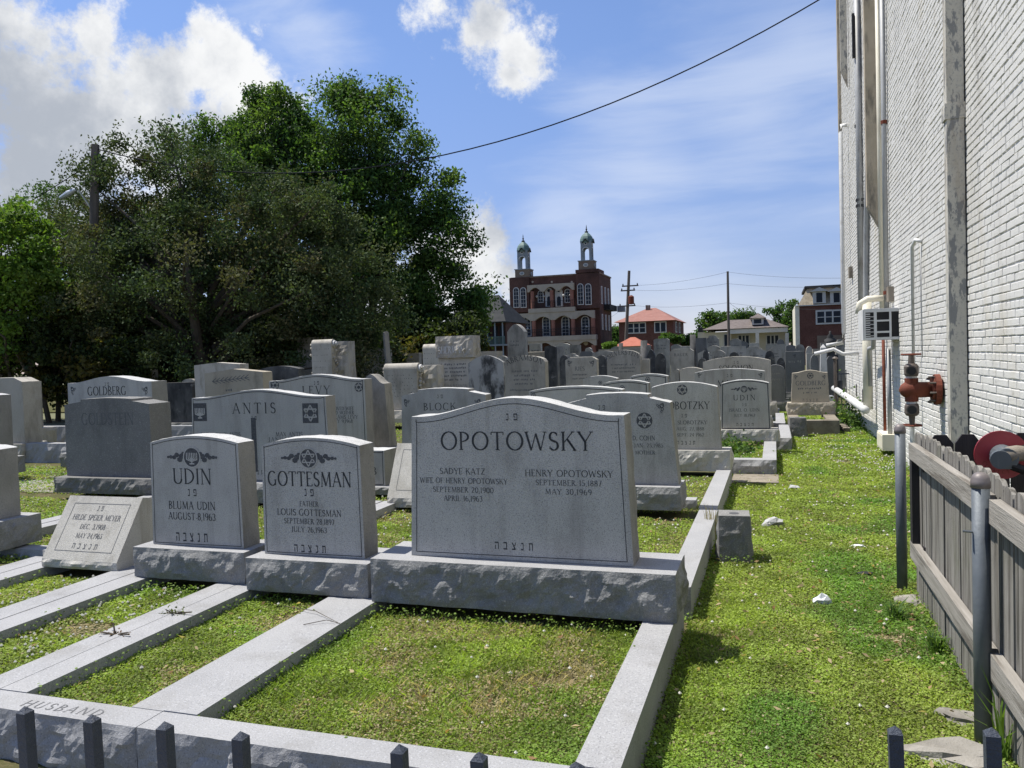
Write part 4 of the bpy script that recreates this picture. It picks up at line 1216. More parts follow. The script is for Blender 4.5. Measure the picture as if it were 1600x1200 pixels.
# ---- far rows: each stone as it shows between the nearer ones
FAR = [
    (850, 867, 540, 24, 'arch', 'dark', .05, 'tall blackened slab right of the arc lettered stone at centre'),
    (868, 880, 541, 28, 'flat', 'mid', 0, 'narrow grey shaft right of the tall blackened slab'),
    (827, 845, 537, 34, 'flat', 'warm', 0, 'small pale block stone below the balcony of the towered building'),
    (823, 852, 550, 27, 'flat', 'tan', 0, 'low wide tan ledge left of the blackened slab'),
    (868, 890, 536, 38, 'arch', 'warm', .1, 'far pale stone with ragged top before the middle arch'),
    (890, 906, 539, 37, 'flat', 'mid', 0, 'far square grey stone before the brown column'),
    (874, 888, 555, 22, 'round', 'dark', .2, 'black round topped stone behind the garland stone'),
    (880, 902, 552, 26, 'step', 'warm', .1, 'pale uneven stone above the black round topped one'),
    (906, 926, 549, 29, 'chamfer', 'slate', .05, 'low bluish stone in the far rows, centre'),
    (914, 924, 543, 33, 'round', 'warm', .12, 'tiny round topped pale stone above the bluish one'),
    (925, 962, 548, 25, 'arch', 'mid', .08, 'wide grey stone behind the arc lettered one at right of centre'),
    (931, 947, 555, 21, 'round', 'dark', .2, 'black round topped stone left of the arc lettered stone by the house'),
    (935, 1002, 545, 36, 'flat', 'tan', 0, 'long low pale ledge beneath the orange tiled roof'),
    (1011, 1023, 546, 23, 'gothic', 'dark', .2, 'black narrow pointed stone right of the arc lettered stone'),
    (1024, 1039, 552, 22.5, 'round', 'dark', .2, 'black round stone with stepped edge beside the pointed one'),
    (1021, 1045, 529, 30, 'chamfer', 'mid', .05, 'tall square grey monument before the red roofed house'),
    (1085, 1103, 528, 31, 'flat', 'slate', 0, 'square bluish monument right of the black column'),
    (1103, 1123, 524, 33, 'step', 'mid', .15, 'tall grey monument with ragged carved top before the yellow house'),
    (1090, 1108, 548, 26, 'gable', 'warm', .08, 'small pale gabled stone beside the black column'),
    (1105, 1125, 540, 30, 'arch', 'warm', .08, 'pale arched stone below the ragged carved monument'),
    (1098, 1106, 543, 24, 'gothic', 'dark', .2, 'thin black pointed stone beside the pale arched one'),
    (1112, 1133, 547, 25, 'arch', 'warm', .1, 'pale arched stone nearest below the ragged monument'),
    (1126, 1142, 541, 35, 'flat', 'warm', 0, 'far flat pale stone below the yellow wall'),
    (1136, 1165, 541, 28, 'flat', 'warm', 0, 'square pale stone with a tiny star before the porch'),
    (1140, 1158, 529, 40, 'arch', 'mid', .12, 'brownish arched stone before the porch door'),
    (1150, 1168, 533, 44, 'arch', 'slate', .1, 'bluish arched stone beside the brownish one at the porch'),
    (1139, 1155, 550, 22, 'round', 'dark', .15, 'black round stone peeping above the buff peaked stone'),
    (1090, 1104, 560, 20.5, 'round', 'dark', .15, 'black arched stone left of the buff peaked stone'),
    (1166, 1197, 545, 27, 'arch', 'warm', .07, 'pale wide stone with worn name right of the square pale one'),
    (1164, 1190, 541, 33, 'step', 'warm', .1, 'ragged pale stone above the worn name stone'),
    (1195, 1210, 548, 24, 'round', 'dark', .2, 'black round stone left of the pale serpentine far stone'),
    (1200, 1221, 542, 26, 'serp', 'warm', .1, 'pale serpentine far stone right of the black round ones'),
    (1213, 1227, 559, 21.5, 'round', 'dark', .2, 'black round stone beside the square dark stone'),
    (1199, 1211, 557, 21.0, 'round', 'dark', .15, 'low black stone just behind the buff peaked stone'),
    (1197, 1228, 538, 38, 'flat', 'warm', 0, 'far pale flat ledge before the porch column'),
    (1213, 1226, 530, 46, 'round', 'slate', .3, 'far dark round stone at the right porch column'),
    (1228, 1243, 539, 34, 'arch', 'slate', .05, 'far bluish stone right of the porch'),
    (1226, 1238, 556, 30, 'arch', 'warm', .1, 'pale stone edge left behind the square dark stone'),
    (1259, 1270, 541, 29, 'round', 'warm', .2, 'narrow round pale stone left of the white obelisk'),
    (1260, 1271, 552, 25, 'flat', 'warm', 0, 'short pale stone under the narrow round one'),
    (1270, 1282, 545, 28, 'flat', 'tan', 0, 'square pinkish stone left of the white obelisk'),
    (1266, 1279, 554, 21, 'round', 'slate', .2, 'shiny dark round stone left of the white obelisk'),
    (1292, 1304, 545, 25, 'round', 'dark', .2, 'dark round stone right of the white obelisk, further one'),
    (1291, 1304, 556, 21.5, 'round', 'slate', .2, 'dark round stone right of the white obelisk, nearer one'),
    (1306, 1320, 530, 27, 'step', 'mid', .1, 'grey stone half hidden by the white pipes at the wall end'),
    (1048, 1064, 538, 42, 'arch', 'mid', .1, 'far low grey stone right of the tall square monument'),
    (1063, 1078, 541, 39, 'flat', 'warm', 0, 'far pale stone left of the black column'),
    (955, 972, 541, 45, 'arch', 'mid', .1, 'far low grey stone beneath the orange roof, left'),
    (1004, 1016, 539, 44, 'flat', 'mid', 0, 'far square stone beneath the orange roof, right'),
    (1171, 1186, 536, 50, 'flat', 'warm', 0, 'far square pale stone below the yellow porch wall'),
    (1243, 1257, 538, 41, 'round', 'mid', .2, 'far round stone before the garage building'),
    (1282, 1296, 536, 45, 'flat', 'mid', 0, 'far grey stone before the garage door'),
    (845, 860, 548, 30, 'arch', 'warm', .1, 'far pale arched stone left behind the blackened slab'),
    (626, 655, 552, 24, 'flat', 'mid', 0, 'grey block in shade left of the scroll monument'),
    (540, 552, 560, 21, 'arch', 'dark', .1, 'dark low stone in shade beside the big scroll stone'),
    (560, 574, 560, 23, 'arch', 'mid', .1, 'grey low stone in shade between the leaning slabs'),
    (284, 302, 592, 18, 'arch', 'mid', .06, 'grey low stone in shade left of the plain pale slab'),
]
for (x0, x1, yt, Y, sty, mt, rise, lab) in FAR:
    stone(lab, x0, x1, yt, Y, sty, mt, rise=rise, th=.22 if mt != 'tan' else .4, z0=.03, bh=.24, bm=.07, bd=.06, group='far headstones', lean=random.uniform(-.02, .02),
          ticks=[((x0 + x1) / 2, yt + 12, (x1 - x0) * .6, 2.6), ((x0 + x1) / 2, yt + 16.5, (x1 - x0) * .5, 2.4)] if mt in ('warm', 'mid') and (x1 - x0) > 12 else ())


def pillar(label, px, yt, Y, r0, r1, mat, square=False, pl=.5, cap=0.):
    p = at(px, yt, Y)
    t = thing('obelisk' if square else 'column', label, 'monument', (p[0], Y, .03), .05)
    h = p[2] - .03
    sg = 4 if square else 12
    rot = math.pi / 4 if square else 0
    MB().box(-pl / 2, pl / 2, -pl / 2, pl / 2, 0, .35).build('plinth', GR[mat], t)
    pr = [(r0, .352), (r1, h - cap), (.01 if cap else r1 * .96, h)]
    MB().lathe(pr, 0, 0, sg, rot).build('shaft', GR[mat], t, not square)
    return t


pillar('black broken column right of the arc lettered stone', 1006, 532, 24, .12, .10, 'dark')
pillar('short black column below the orange tiled roof', 970, 536, 30, .09, .08, 'dark', pl=.3)
pillar('tall black column beside the clipped corner stone', 1082.5, 523, 22, .085, .075, 'dark', pl=.3)
pillar('white marble obelisk before the garage building', 1286, 538, 20.5, .135, .085, 'white', True, .4, .08)
p = at(1297, 517, 26)
t = thing('urn_monument', 'dark monument topped by a draped urn before the garage', 'monument', (p[0], 26, .03))
MB().box(-.3, .3, -.3, .3, 0, .5).build('plinth', GR['dark'], t)
MB().box(-.2, .2, -.2, .2, .502, p[2] - .75).build('pedestal', GR['dark'], t)
h = p[2] - .03
MB().lathe([(.10, h - .72), (.08, h - .66), (.05, h - .6), (.15, h - .38), (.17, h - .27), (.08, h - .2), (.1, h - .17), (.03, h - .08), (.035, h - .03), (.01, h)], 0, 0, 12).build('urn', GR['dark'], t, True)


# rusty iron gate by the far end of the wall
g0 = at(1306, 628, 18.9)
t = thing('iron_gate', 'rusty iron gate post with thin bars beside the far end of the wall', 'gate', (g0[0], 18.9, 0.))
hgt = at(1306, 557, 18.9)[2]
MB().tube([(0, 0, 0), (0, 0, hgt - .08)], .035, 8).build('post', BRONZE, t)
MB().lathe([(.02, hgt - .09), (.07, hgt - .04), (.02, hgt)], 0, 0, 8).build('finial', BRONZE, t)
for k in range(6):
    MB().tube([(.12 + .1 * k, .05, .1), (.12 + .1 * k, .05, hgt - .35 + .1 * math.sin(k * .6))], .011, 6).build('bar', IRON, t)
for z in (.25, hgt - .4):
    MB().box(.03, .68, .04, .06, z, z + .03).build('rail', IRON, t)


# ---- corner posts and rocks in the lane
def corner_post(label, X, Y, w, h, k):
    t = thing('corner_post', label, 'stone post', (X, Y, 0), .06, 'granite corner posts in the lane')
    rock_block(-w / 2, w / 2, -w / 2, w / 2, -.04, h, .014, .02, 'fblr', (k, k, k), taper=.022).build('block', GR['slate'], t)
    MB().lathe([(w * .16, h - .001), (w * .16, h + .0015)], 0, -.01, 14).build('socket', INKM, t)


corner_post('squat granite post with a round socket in its top, nearest the lane kerb', -.305, 6.06, .22, .35, 1)
corner_post('squat granite post further up the lane at the brown kerb', .36, 14.75, .26, .34, 2)


def rock(label, px, py, s, k, mat=ROCKM, sq=(1, .7, .6), z=.01, cat='rock', nm='rock'):
    p = atZ(px, py, z)
    mb = MB()
    n, m = 9, 5
    for j in range(m + 1):
        a = math.pi * j / m - math.pi / 2
        for i in range(n):
            b = 2 * math.pi * i / n
            d = Vector((math.cos(a) * math.cos(b), math.cos(a) * math.sin(b), math.sin(a)))
            q = s * (1 + .75 * noise.noise(d * 1.6 + Vector((k, k * 2, 0))))
            mb.v.append((d.x * q * sq[0], d.y * q * sq[1], s * .35 * sq[2] + d.z * q * sq[2]))
    for j in range(m):
        for i in range(n):
            i2 = (i + 1) % n
            mb.f.append((j * n + i, j * n + i2, (j + 1) * n + i2, (j + 1) * n + i))
    o = mb.build(nm, mat)
    o.location = tuple(p)
    return tag(o, label, cat)


rock('pale three cornered rock in the lane beside the squat post', 1210, 820, .085, 1.2)
rock('small white stone further up the lane', 1241, 764, .06, 2.1, sq=(1, .6, .5))
rock('flat pale shard lying in the lane grass', 1340, 855, .06, 3.3, PAPER, (1, .6, .25))
rock('dark flat shard near the steel fence post', 1351, 897, .05, 4.1, BLACK, (1, .6, .25))
rock('crumpled scrap of clear plastic in the lane grass', 1284, 943, .04, 5.4, PAPER, (1.2, .5, .9), cat='litter', nm='plastic_scrap')
rock('brown clod at the edge of the wide front plot', 556, 977, .022, 6.2, KERBB, z=.14, cat='clod', nm='soil_clod')
rock('broken concrete at the foot of the further fence post', 1425, 940, .11, 7.7, CONC, (1, .9, .18), cat='concrete', nm='concrete_lump')
rock('broken concrete at the foot of the nearer fence post', 1497, 1122, .085, 8.8, CONC, (1, .9, .2), cat='concrete', nm='concrete_lump')
rock('large rough concrete lump behind the corner iron spikes', 1495, 1185, .14, 9.1, CONC, (1.3, .7, .25), cat='concrete', nm='concrete_lump')
for k, (xa, ya, xb, yb) in enumerate([(443, 947, 532, 975), (474, 976, 531, 974)]):
    a, b = atZ(xa, ya, .207), atZ(xb, yb, .207)
    mid = (a + b) / 2 + np.array([.01, .03, .012])
    tag(MB().tube([a, mid, b], [.0022, .002, .0012], 5).build('twig', BARK), ['longer dry twig lying across the kerb joint', 'shorter dry twig lying across the kerb joint'][k], 'twig')

# ------------------------------------------------------------------ white painted brick building at right
WX = 1.55
bld = thing('brick_building', 'tall building with a white painted brick wall along the right side', 'building', (WX, 12, 0))
wl = MB()
wl.box(.0065, 8, -10.5, 7.95, -.1, 11.6)
wall = wl.build('wall', PAINT, bld)
bl, bh_, bj, rowh = .190, .0505, .0105, .0605
rows = []
brs = np.random.default_rng(5)
for r in range(0, 186):
    z = .02 + r * rowh
    y = 4.2 + (r % 2) * .105 + brs.uniform(-.02, .02)
    while y < 19.9:
        l = bl * (1 if r % 6 != 5 else .5)
        if z < .56 * (y + .2) + 1.7:
            zz = z + .010 * (float(VN(y, r * 3.1, .9)) - .5) + .006 * (float(VN2(y, r * 7.7, 2.3)) - .5)
            rows.append((y, min(y + l, 19.94), zz, zz + bh_ * brs.uniform(.93, 1.06)))
        y += l + bj
B = np.array(rows)
yc, zc = B[:, :2].mean(1), B[:, 2:].mean(1)
px, py, dp = proj(np.stack([np.full(len(B), WX), yc, zc], 1))
vis = (px < 1606) & (py > -6) & (zc > .75)
order = np.argsort(np.where(vis, dp, 1e6))
big = np.zeros(len(B), bool)
big[order[:296]] = True


def brick_vf(y0, y1, z0, z1, pr, tl):
    c = .0035
    o, mdl, fr = .0135, .003 - pr, -pr
    return [(o, y0, z0), (o, y1, z0), (o, y1, z1), (o, y0, z1), (mdl, y0, z0), (mdl + tl, y1, z0), (mdl + tl, y1, z1), (mdl, y0, z1),
            (fr, y0 + c, z0 + c), (fr + tl, y1 - c, z0 + c), (fr + tl, y1 - c, z1 - c * 1.3), (fr, y0 + c, z1 - c * 1.3)]


BF = [(11, 10, 9, 8), (4, 8, 9, 5), (5, 9, 10, 6), (6, 10, 11, 7), (7, 11, 8, 4), (0, 4, 5, 1), (1, 5, 6, 2), (2, 6, 7, 3), (3, 7, 4, 0)]
BF = [tuple(reversed(q)) for q in BF]
mm = MB()
for i in np.nonzero(~big)[0]:
    y0, y1, z0, z1 = B[i]
    mm.add(brick_vf(y0 - 12, y1 - 12, z0, z1, brs.uniform(-.001, .004), brs.uniform(-.002, .002)), BF)
o = mm.build('brick_courses', PAINT, wall)
o['kind'] = 'stuff'
src = [MB().add(brick_vf(-l / 2, l / 2, -bh_ / 2, bh_ / 2, p_, t_), BF).build('brick', PAINT, wall) for l, p_, t_ in ((bl, .001, .001), (bl, .003, -.0015), (bl, .0015, .002), (bl * .5, .002, 0))]
used = set()
for i in np.nonzero(big)[0]:
    y0, y1, z0, z1 = B[i]
    k = 3 if (y1 - y0) < bl * .8 else int(brs.integers(0, 3))
    if k not in used:
        q = src[k]
        used.add(k)
    else:
        q = src[k].copy()
        COL.objects.link(q)
        q.parent = wall
    q.location = (0, (y0 + y1) / 2 - 12, (z0 + z1) / 2)
    q.rotation_euler = (brs.uniform(-.006, .006), 0, 0)
for k in range(4):
    if k not in used:
        bpy.data.objects.remove(src[k])
MB().box(-.06, .01, 7.78, 8.02, 2.9, 11.6).build('corner_board', TANP, bld)


def pipe_thing(name, label, pts, r, mat, cat='pipe', bands=(), bandmat=BLACK, seg=10, group='pipes on the white wall'):
    p0 = pts[0]
    t = thing(name, label, cat, p0, 0, group)
    q = [tuple(a - b for a, b in zip(p, p0)) for p in pts]
    MB().tube(q, r, seg).build('tube', mat, t, True)
    for z in bands:
        MB().lathe([(r * 1.25, z - p0[2]), (r * 1.25, z - p0[2] + .05)], q[0][0], q[0][1], 10).build('bracket', bandmat, t)
    return t


# large square downspout
t = thing('downspout', 'large square downspout with peeling grey paint', 'downspout', (WX, 7.58, .0), 0, 'pipes on the white wall')
MB().box(-.142, -.012, 0, .12, .45, 9.5).build('shaft', PEEL, t)
MB().box(-.158, -.002, -.008, .13, 3.42, 3.55).build('strap', PEEL, t)
MB().box(-.155, -.002, -.006, .128, .55, .6).build('strap', PEEL, t)
pipe_thing('wall_pipe', 'pale pipe beside a twin pipe left of the wall air conditioner', [(WX - .05, 12.25, 2.05), (WX - .05, 12.25, 7.2)], .034, GREYP, bands=(2.25, 4.6), bandmat=RUST)
pipe_thing('wall_pipe', 'cream pipe twin standing against the pale one', [(WX - .05, 12.75, 2.05), (WX - .05, 12.75, 7.4)], .034, CREAM, bands=(2.2,), bandmat=CREAM)
pipe_thing('wall_pipe', 'grey conduit with black clips running up the wall', [(WX - .05, 14.9, .9), (WX - .05, 14.9, 2.4), (WX - .05, 14.6, 3.6), (WX - .05, 14.2, 4.6), (WX - .05, 13.75, 7.6)], .045, GREYP, bands=(1.3, 1.7, 1.9))
pipe_thing('wall_pipe', 'straight grey pipe with a black coupling high on the wall', [(WX - .06, 15.5, 2.3), (WX - .06, 15.45, 8.5)], .055, GREYP, bands=(2.3, 4.0, 4.1, 5.4, 7.2), bandmat=BLACK)
t = thing('wall_pipe', 'black broad strip high on the straight grey pipe', 'pipe', (WX - .13, 15.4, 6.6), 0, 'pipes on the white wall')
MB().box(-.02, .02, -.03, .06, 0, .75).build('strip', BLACK, t)
pipe_thing('wall_pipe', 'slim white pipe with hooked top near the far corner', [(WX - .02, 18.2, 6.15), (WX - .13, 18.2, 6.15), (WX - .15, 18.2, 6.0), (WX - .15, 18.2, 1.85), (WX - .18, 18.2, 1.62), (WX - .5, 18.2, 1.58)], .042, WHITEP)
pipe_thing('wall_pipe', 'white bent drain pipe sticking out near the far corner', [(WX, 16.8, 1.42), (WX - .28, 16.8, 1.40), (WX - .45, 16.8, 1.50), (WX - .8, 16.8, 1.42)], .038, WHITEP)
pipe_thing('wall_pipe', 'thick wrapped white pipe running low along the wall', [(WX - .18, 13.9, .52), (WX - .22, 16.2, .56), (WX - .27, 19.6, .60)], .066, WHITEP, bands=())
pipe_thing('wall_pipe', 'fat cream vertical duct below the wall air conditioner', [(WX - .12, 14.1, .52), (WX - .12, 14.1, 2.3)], .075, CREAM)
pipe_thing('wall_pipe', 'white elbow pipe resting on the wall air conditioner', [(WX - .42, 12.2, 2.0), (WX - .40, 12.2, 2.14), (WX - .3, 12.2, 2.2), (WX - .1, 12.2, 2.2)], .045, CREAM)
pipe_thing('wall_pipe', 'thin rusty pipe dropping below the wall air conditioner', [(WX - .06, 12.55, .32), (WX - .06, 12.6, 1.7)], .022, RUST)
pipe_thing('wall_pipe', 'thin grey conduit beside the rusty pipe', [(WX - .05, 12.1, .32), (WX - .05, 12.15, 1.5)], .03, GREYP)
pipe_thing('wall_pipe', 'grey bent conduit joining the cream duct', [(WX - .10, 13.9, .9), (WX - .12, 13.9, 1.35), (WX - .16, 13.4, 1.5), (WX - .16, 12.9, 1.52), (WX - .16, 12.7, 2.0)], .035, GREYP)
pipe_thing('wall_pipe', 'slim white plastic pipe with a crooked top right of the air conditioner', [(WX - .0, 9.7, 2.66), (WX - .06, 9.75, 2.69), (WX - .08, 9.85, 2.62), (WX - .08, 9.85, .75)], .022, WHITEP)
pipe_thing('wall_pipe', 'hair thin wire hanging beside the slim plastic pipe', [(WX - .03, 9.62, 2.62), (WX - .03, 9.6, 1.4)], .005, GREYP)
t = thing('wall_board', 'dark weathered board with a slanted end near the far corner', 'board', (WX, 17.8, 6.8), 0)
MB().prism([(-.16, .35), (-.03, 0), (-.03, 2.3), (-.16, 2.3)][::-1], -.04, .05).build('board', PEEL, t)
t = thing('wall_board', 'tan boxed board with an angled foot above the air conditioner', 'board', (WX, 13.35, 3.35), 0)
MB().prism([(-.17, .32), (-.01, 0), (-.01, 4.2), (-.17, 4.2)][::-1], -.04, .12).build('board', TANP, t)
for (y_, z_, s_, lab) in ((17.8, 2.95, .22, 'small brown vent hole high near the far corner'), (12.0, 2.14, .20, 'rusty patch box above the air conditioner')):
    t = thing('wall_box', lab, 'box', (WX, y_, z_))
    MB().box(-.07, .0, -s_ / 2, s_ / 2, 0, s_).build('box', KERBB, t)
for k, (y_, z_) in enumerate(((17.3, .55), (16.1, .5), (15.2, .45))):
    t = thing('vent_slot', ['furthest', 'middle', 'nearest'][k] + ' of three narrow dark vents low on the wall', 'vent', (WX, y_, z_), 0, 'low wall vents')
    MB().box(-.012, .0, -.06, .06, 0, .24).build('grille', BLACK, t)
# electric box
t = thing('junction_box', 'small cream junction box low on the wall', 'box', (WX, 12.1, .10))
MB().box(-.16, -.0, -.12, .5, 0, .22).build('box', CREAM, t)
MB().box(-.165, -.155, -.10, .48, .02, .2).build('cover', CREAM, t)
# air conditioner
t = thing('air_conditioner', 'white wall air conditioner with louvred side', 'air conditioner', (WX, 11.5, 1.62))
w_, d_, h_ = .42, .62, .40
MB().box(-w_, 0, .0, d_, 0, h_).build('case', BLACK, t)
fr = MB()
e = -.006
for (x0, x1, z0, z1) in [(-w_, 0, 0, .035), (-w_, 0, h_ - .035, h_), (-w_, -w_ + .02, .035, h_ - .035), (-.30, -.265, .035, h_ - .035), (-.115, -.09, .035, h_ - .035), (-.265, -.115, .09, .115), (-.265, -.115, .24, .262)]:
    fr.box(x0, x1, e - .012, e, z0, z1)
fr.build('frame', WHITEP, t)
for k in range(11):
    MB().box(-w_ + .022, -.345, e - .016, e - .001, .045 + k * .029, .058 + k * .029).build('louvre', WHITEP, t)
for c in range(3):
    for k in range(6):
        MB().box(-.341 + c * .014, -.332 + c * .014, e - .013, e - .001, .05 + k * .05, .062 + k * .05).build('slat', WHITEP, t)
MB().box(-w_ - .012, -w_ - .001, .0, d_, 0, h_).build('side_panel', WHITEP, t)
MB().box(-w_, 0, 0.0, d_, h_ + .002, h_ + .012).build('top_panel', WHITEP, t)
# standpipe valves
t = thing('standpipe_valve', 'rusty red standpipe with an upper and a lower hose valve', 'valve', (WX - .02, 8.72, 1.10))
MB().tube([(-.001, 0, 0), (-.05, 0, 0)], .15, 20).build('flange', RUST, t)
MB().tube([(-.05, 0, 0), (-.075, 0, 0)], .12, 20).build('flange', RUST, t)
for k in range(8):
    a = k * math.pi / 4 + .2
    MB().tube([(-.02, .125 * math.cos(a), .125 * math.sin(a)), (-.105, .125 * math.cos(a), .125 * math.sin(a))], .011, 6).build('bolt', BRONZE, t)
MB().tube([(-.07, 0, 0), (-.26, 0, 0), (-.31, 0, 0), (-.345, 0, 0), (-.362, 0, 0)], [.075, .08, .078, .05, .012], 18).build('tee', RUST, t, True)
for s_ in (1, -1):
    MB().lathe(sorted([(.062, s_ * .05), (.062, s_ * .115)], key=lambda q: q[1]), -.25, 0, 16).build('neck', RUST, t)
    MB().lathe(sorted([(.05, s_ * .116), (.05, s_ * .135)], key=lambda q: q[1]), -.25, 0, 16).build('ring', WHITEP, t)
    MB().lathe(sorted([(.058, s_ * .136), (.066, s_ * .16), (.068, s_ * .23), (.05, s_ * .255), (.03, s_ * .26), (.024, s_ * .345)], key=lambda q: q[1]), -.25, 0, 16).build('valve_body', BRONZE, t, False)
    MB().tube([(-.25, -.04, s_ * .19), (-.262, -.10, s_ * .19)], .052, 16).build('outlet', BRONZE, t)
    MB().tube([(-.262, -.10, s_ * .19), (-.264, -.112, s_ * .19)], .04, 16).build('outlet_cap', BLACK, t)
    wm = MB()
    pts = [(-.25 + .085 * math.cos(a), .085 * math.sin(a), s_ * .35) for a in [k * math.pi / 8 for k in range(17)]]
    wm.tube(pts, .010, 6)
    for k in range(2):
        a = k * math.pi / 2
        wm.tube([(-.25 - .08 * math.cos(a), -.08 * math.sin(a), s_ * .35), (-.25 + .08 * math.cos(a), .08 * math.sin(a), s_ * .35)], .008, 5)
    wm.build('handwheel', RUST, t)
MB().tube([(-.25, 0, s_ * .35), (-.25, 0, -.62)], .022, 10).build('drain_pipe', WHITEP, t)
# black dog-eared pickets closing the gap behind the wooden fence
t = thing('black_fence', 'short black dog eared fence between the wooden fence and the wall', 'fence', (1.1, 5.0, 0))
x = -.285
for k in range(5):
    w_ = .128
    hh = 1.035 + .004 * k
    MB().prism([(x, .05), (x, hh - .05), (x + .035, hh), (x + w_ - .035, hh), (x + w_, hh - .05), (x + w_, .05)][::-1], 0, .018).build('picket', BLKW, t)
    x += .136
for z in (.3, .82):
    MB().box(-.31, .44, .019, .055, z, z + .09).build('rail', BLKW, t)
# sprinkler inlet with red plate
c = at(1565, 711, 4.6)
t = thing('fire_connection', 'red round plate with a grey hose inlet behind the fence', 'fire inlet', (c[0], 4.6, c[2]))
MB().tube([(0, .012, 0), (0, 0, 0)], .123, 36).build('plate', REDP, t)
rp = MB()
ring(rp, 0, 0, .112, .121, lambda u, v, e_: (u, -e_, v), .002, 36)
rp.build('rim', REDP, t)
tm = MB()
for (s_, a0) in (('CONNECTION', 270),):
    for k, ch in enumerate(s_):
        a = math.radians(a0 - 62 + k * 13.5)
        w0, st_ = GLY[ch]
        ca, sa = math.cos(a), math.sin(a)
        strokes_to(tm, st_, -w0 * .009, 0, .018, .018, (lambda ca, sa: (lambda u, v, e_: ((.105 - .018 + v * -1 + .009) * ca + u * -sa, -.0015 - e_, (.105 - .018 + v * -1 + .009) * sa + u * ca)))(ca, sa), .001)
tm.build('raised_letters', RUST, t)
MB().tube([(.0, -.002, .0), (.0, -.06, 0), (-.005, -.12, -.005)], [.055, .055, .052], 18).build('neck', GALV, t)
MB().tube([(-.03, -.10, -.005), (-.035, -.135, -.008)], .046, 20).build('cap', GALV, t)
MB().tube([(-.01, -.09, .005), (.05, -.085, .02), (.12, -.07, .015), (.2, -.03, 0), (.33, .05, 0), (.47, .10, 0)], [.045, .04, .035, .035, .035, .035], 14).build('pipe', KERBB, t, True)
MB().tube([(.075, -.085, .02), (.085, -.083, .02)], .041, 14).build('band', BLACK, t)
MB().tube([(.02, -.10, -.04), (.07, -.11, -.06), (.13, -.1, -.055)], .022, 8).build('strap', BLACK, t)

# ------------------------------------------------------------------ wooden fence with steel posts
FX = .80
t = thing('wooden_fence', 'weathered grey picket fence with steel posts on the right', 'fence', (FX, 4.2, 0))
y = 5.36
k = 0
frs = random.Random(3)
while y > .9:
    w_ = .118
    hh = 1.03 + frs.uniform(-.014, .012)
    y0, y1 = y - w_ - 4.2, y - 4.2
    r_ = w_ / 2
    ear = .032
    pr = [(y0, .03), (y0, hh - ear), (y0 + .008, hh - ear * .55), (y0 + .03, hh - .004), (y0 + .05, hh), (y1 - .05, hh), (y1 - .03, hh - .004), (y1 - .008, hh - ear * .55), (y1, hh - ear), (y1, .03)]
    off = frs.uniform(-.004, .004)
    o = MB().prismx([(a, b) for a, b in reversed(pr)], off, .018 + off).build('picket', WOOD, t)
    o.rotation_euler = (frs.uniform(-.008, .008), 0, 0)
    y -= w_ + frs.uniform(.003, .009)
    k += 1
for (z, h_) in ((.87, .092), (.27, .10)):
    for (ya, yb) in ((3.46, 5.28), (1.3, 3.40)):
        o = MB().box(-.046, -.006, ya - 4.2, yb - 4.2, z, z + h_).build('rail', RAILW, t)
        o.rotation_euler = (random.uniform(-.004, .004), 0, 0)
MB().box(-.044, -.006, 5.19 - 4.2, 5.27 - 4.2, .37, .869).build('upright', BLKW, t)
for yp in (5.47, 3.42):
    po = MB().lathe([(.0315, -.05), (.0315, 1.02)], -.066, yp - 4.2, 18).build('post', GALV, t, False)
    po.data.polygons.foreach_set('use_smooth', [len(p_.vertices) == 4 for p_ in po.data.polygons])
    cp = MB().lathe([(.0345, .998), (.0348, 1.022), (.033, 1.026), (.032, 1.034), (.026, 1.047), (.015, 1.055), (.001, 1.058)], -.066, yp - 4.2, 18).build('cap', CAPM, po, True)
MB().tube([(-.098, 3.41 - 4.2, .83), (-.13, 3.41 - 4.2, .832)], .005, 6).build('bolt', GALV, t)

# ------------------------------------------------------------------ iron fence the photographer leans over
def iron_fence(label, X0, X1, Y0, xs, tops, rails):
    t = thing('iron_fence', label, 'fence', ((X0 + X1) / 2, Y0, 0))
    cx = (X0 + X1) / 2
    for x, zt in zip(xs, tops):
        b = .0095
        mb = MB()
        mb.box(-b, b, -b, b, 0, zt - .010)
        mb.add([(-b, -b, zt - .010), (b, -b, zt - .010), (b, b, zt - .010), (-b, b, zt - .010), (0, 0, zt)], [(0, 1, 4), (1, 2, 4), (2, 3, 4), (3, 0, 4)])
        o = mb.build('picket', IRON, t)
        o.location = (x - cx, 0, 0)
        o.rotation_euler = (0, math.radians(random.uniform(-1.2, -.2)), 0)
    for z in rails:
        MB().box(X0 - cx - .1, X1 - cx + .1, .012, .03, z, z + .03).build('rail', IRON, t)


iron_fence('row of blunt pointed black iron pickets along the bottom edge', -1.5, -.1, 1.0, [-1.46, -1.325, -1.19, -1.049, -.909, -.773, -.503, -.377, -.252, -.12], [.985, .987, .989, .991, .996, .997, 1.01, 1.014, 1.018, .97], (.78, .2))
iron_fence('two blunt pointed iron pickets in the bottom right corner', .17, .45, 1.25, [.176, .295, .42], [1.0, 1.012, .93], (.76, .2))

# ------------------------------------------------------------------ far buildings
def arch_out(xc, zb, zt, w, n=8):
    r = w / 2
    return [(xc - r, zb)] + [(xc - r * math.cos(math.pi * i / n), zt - r + r * math.sin(math.pi * i / n)) for i in range(n + 1)] + [(xc + r, zb)]


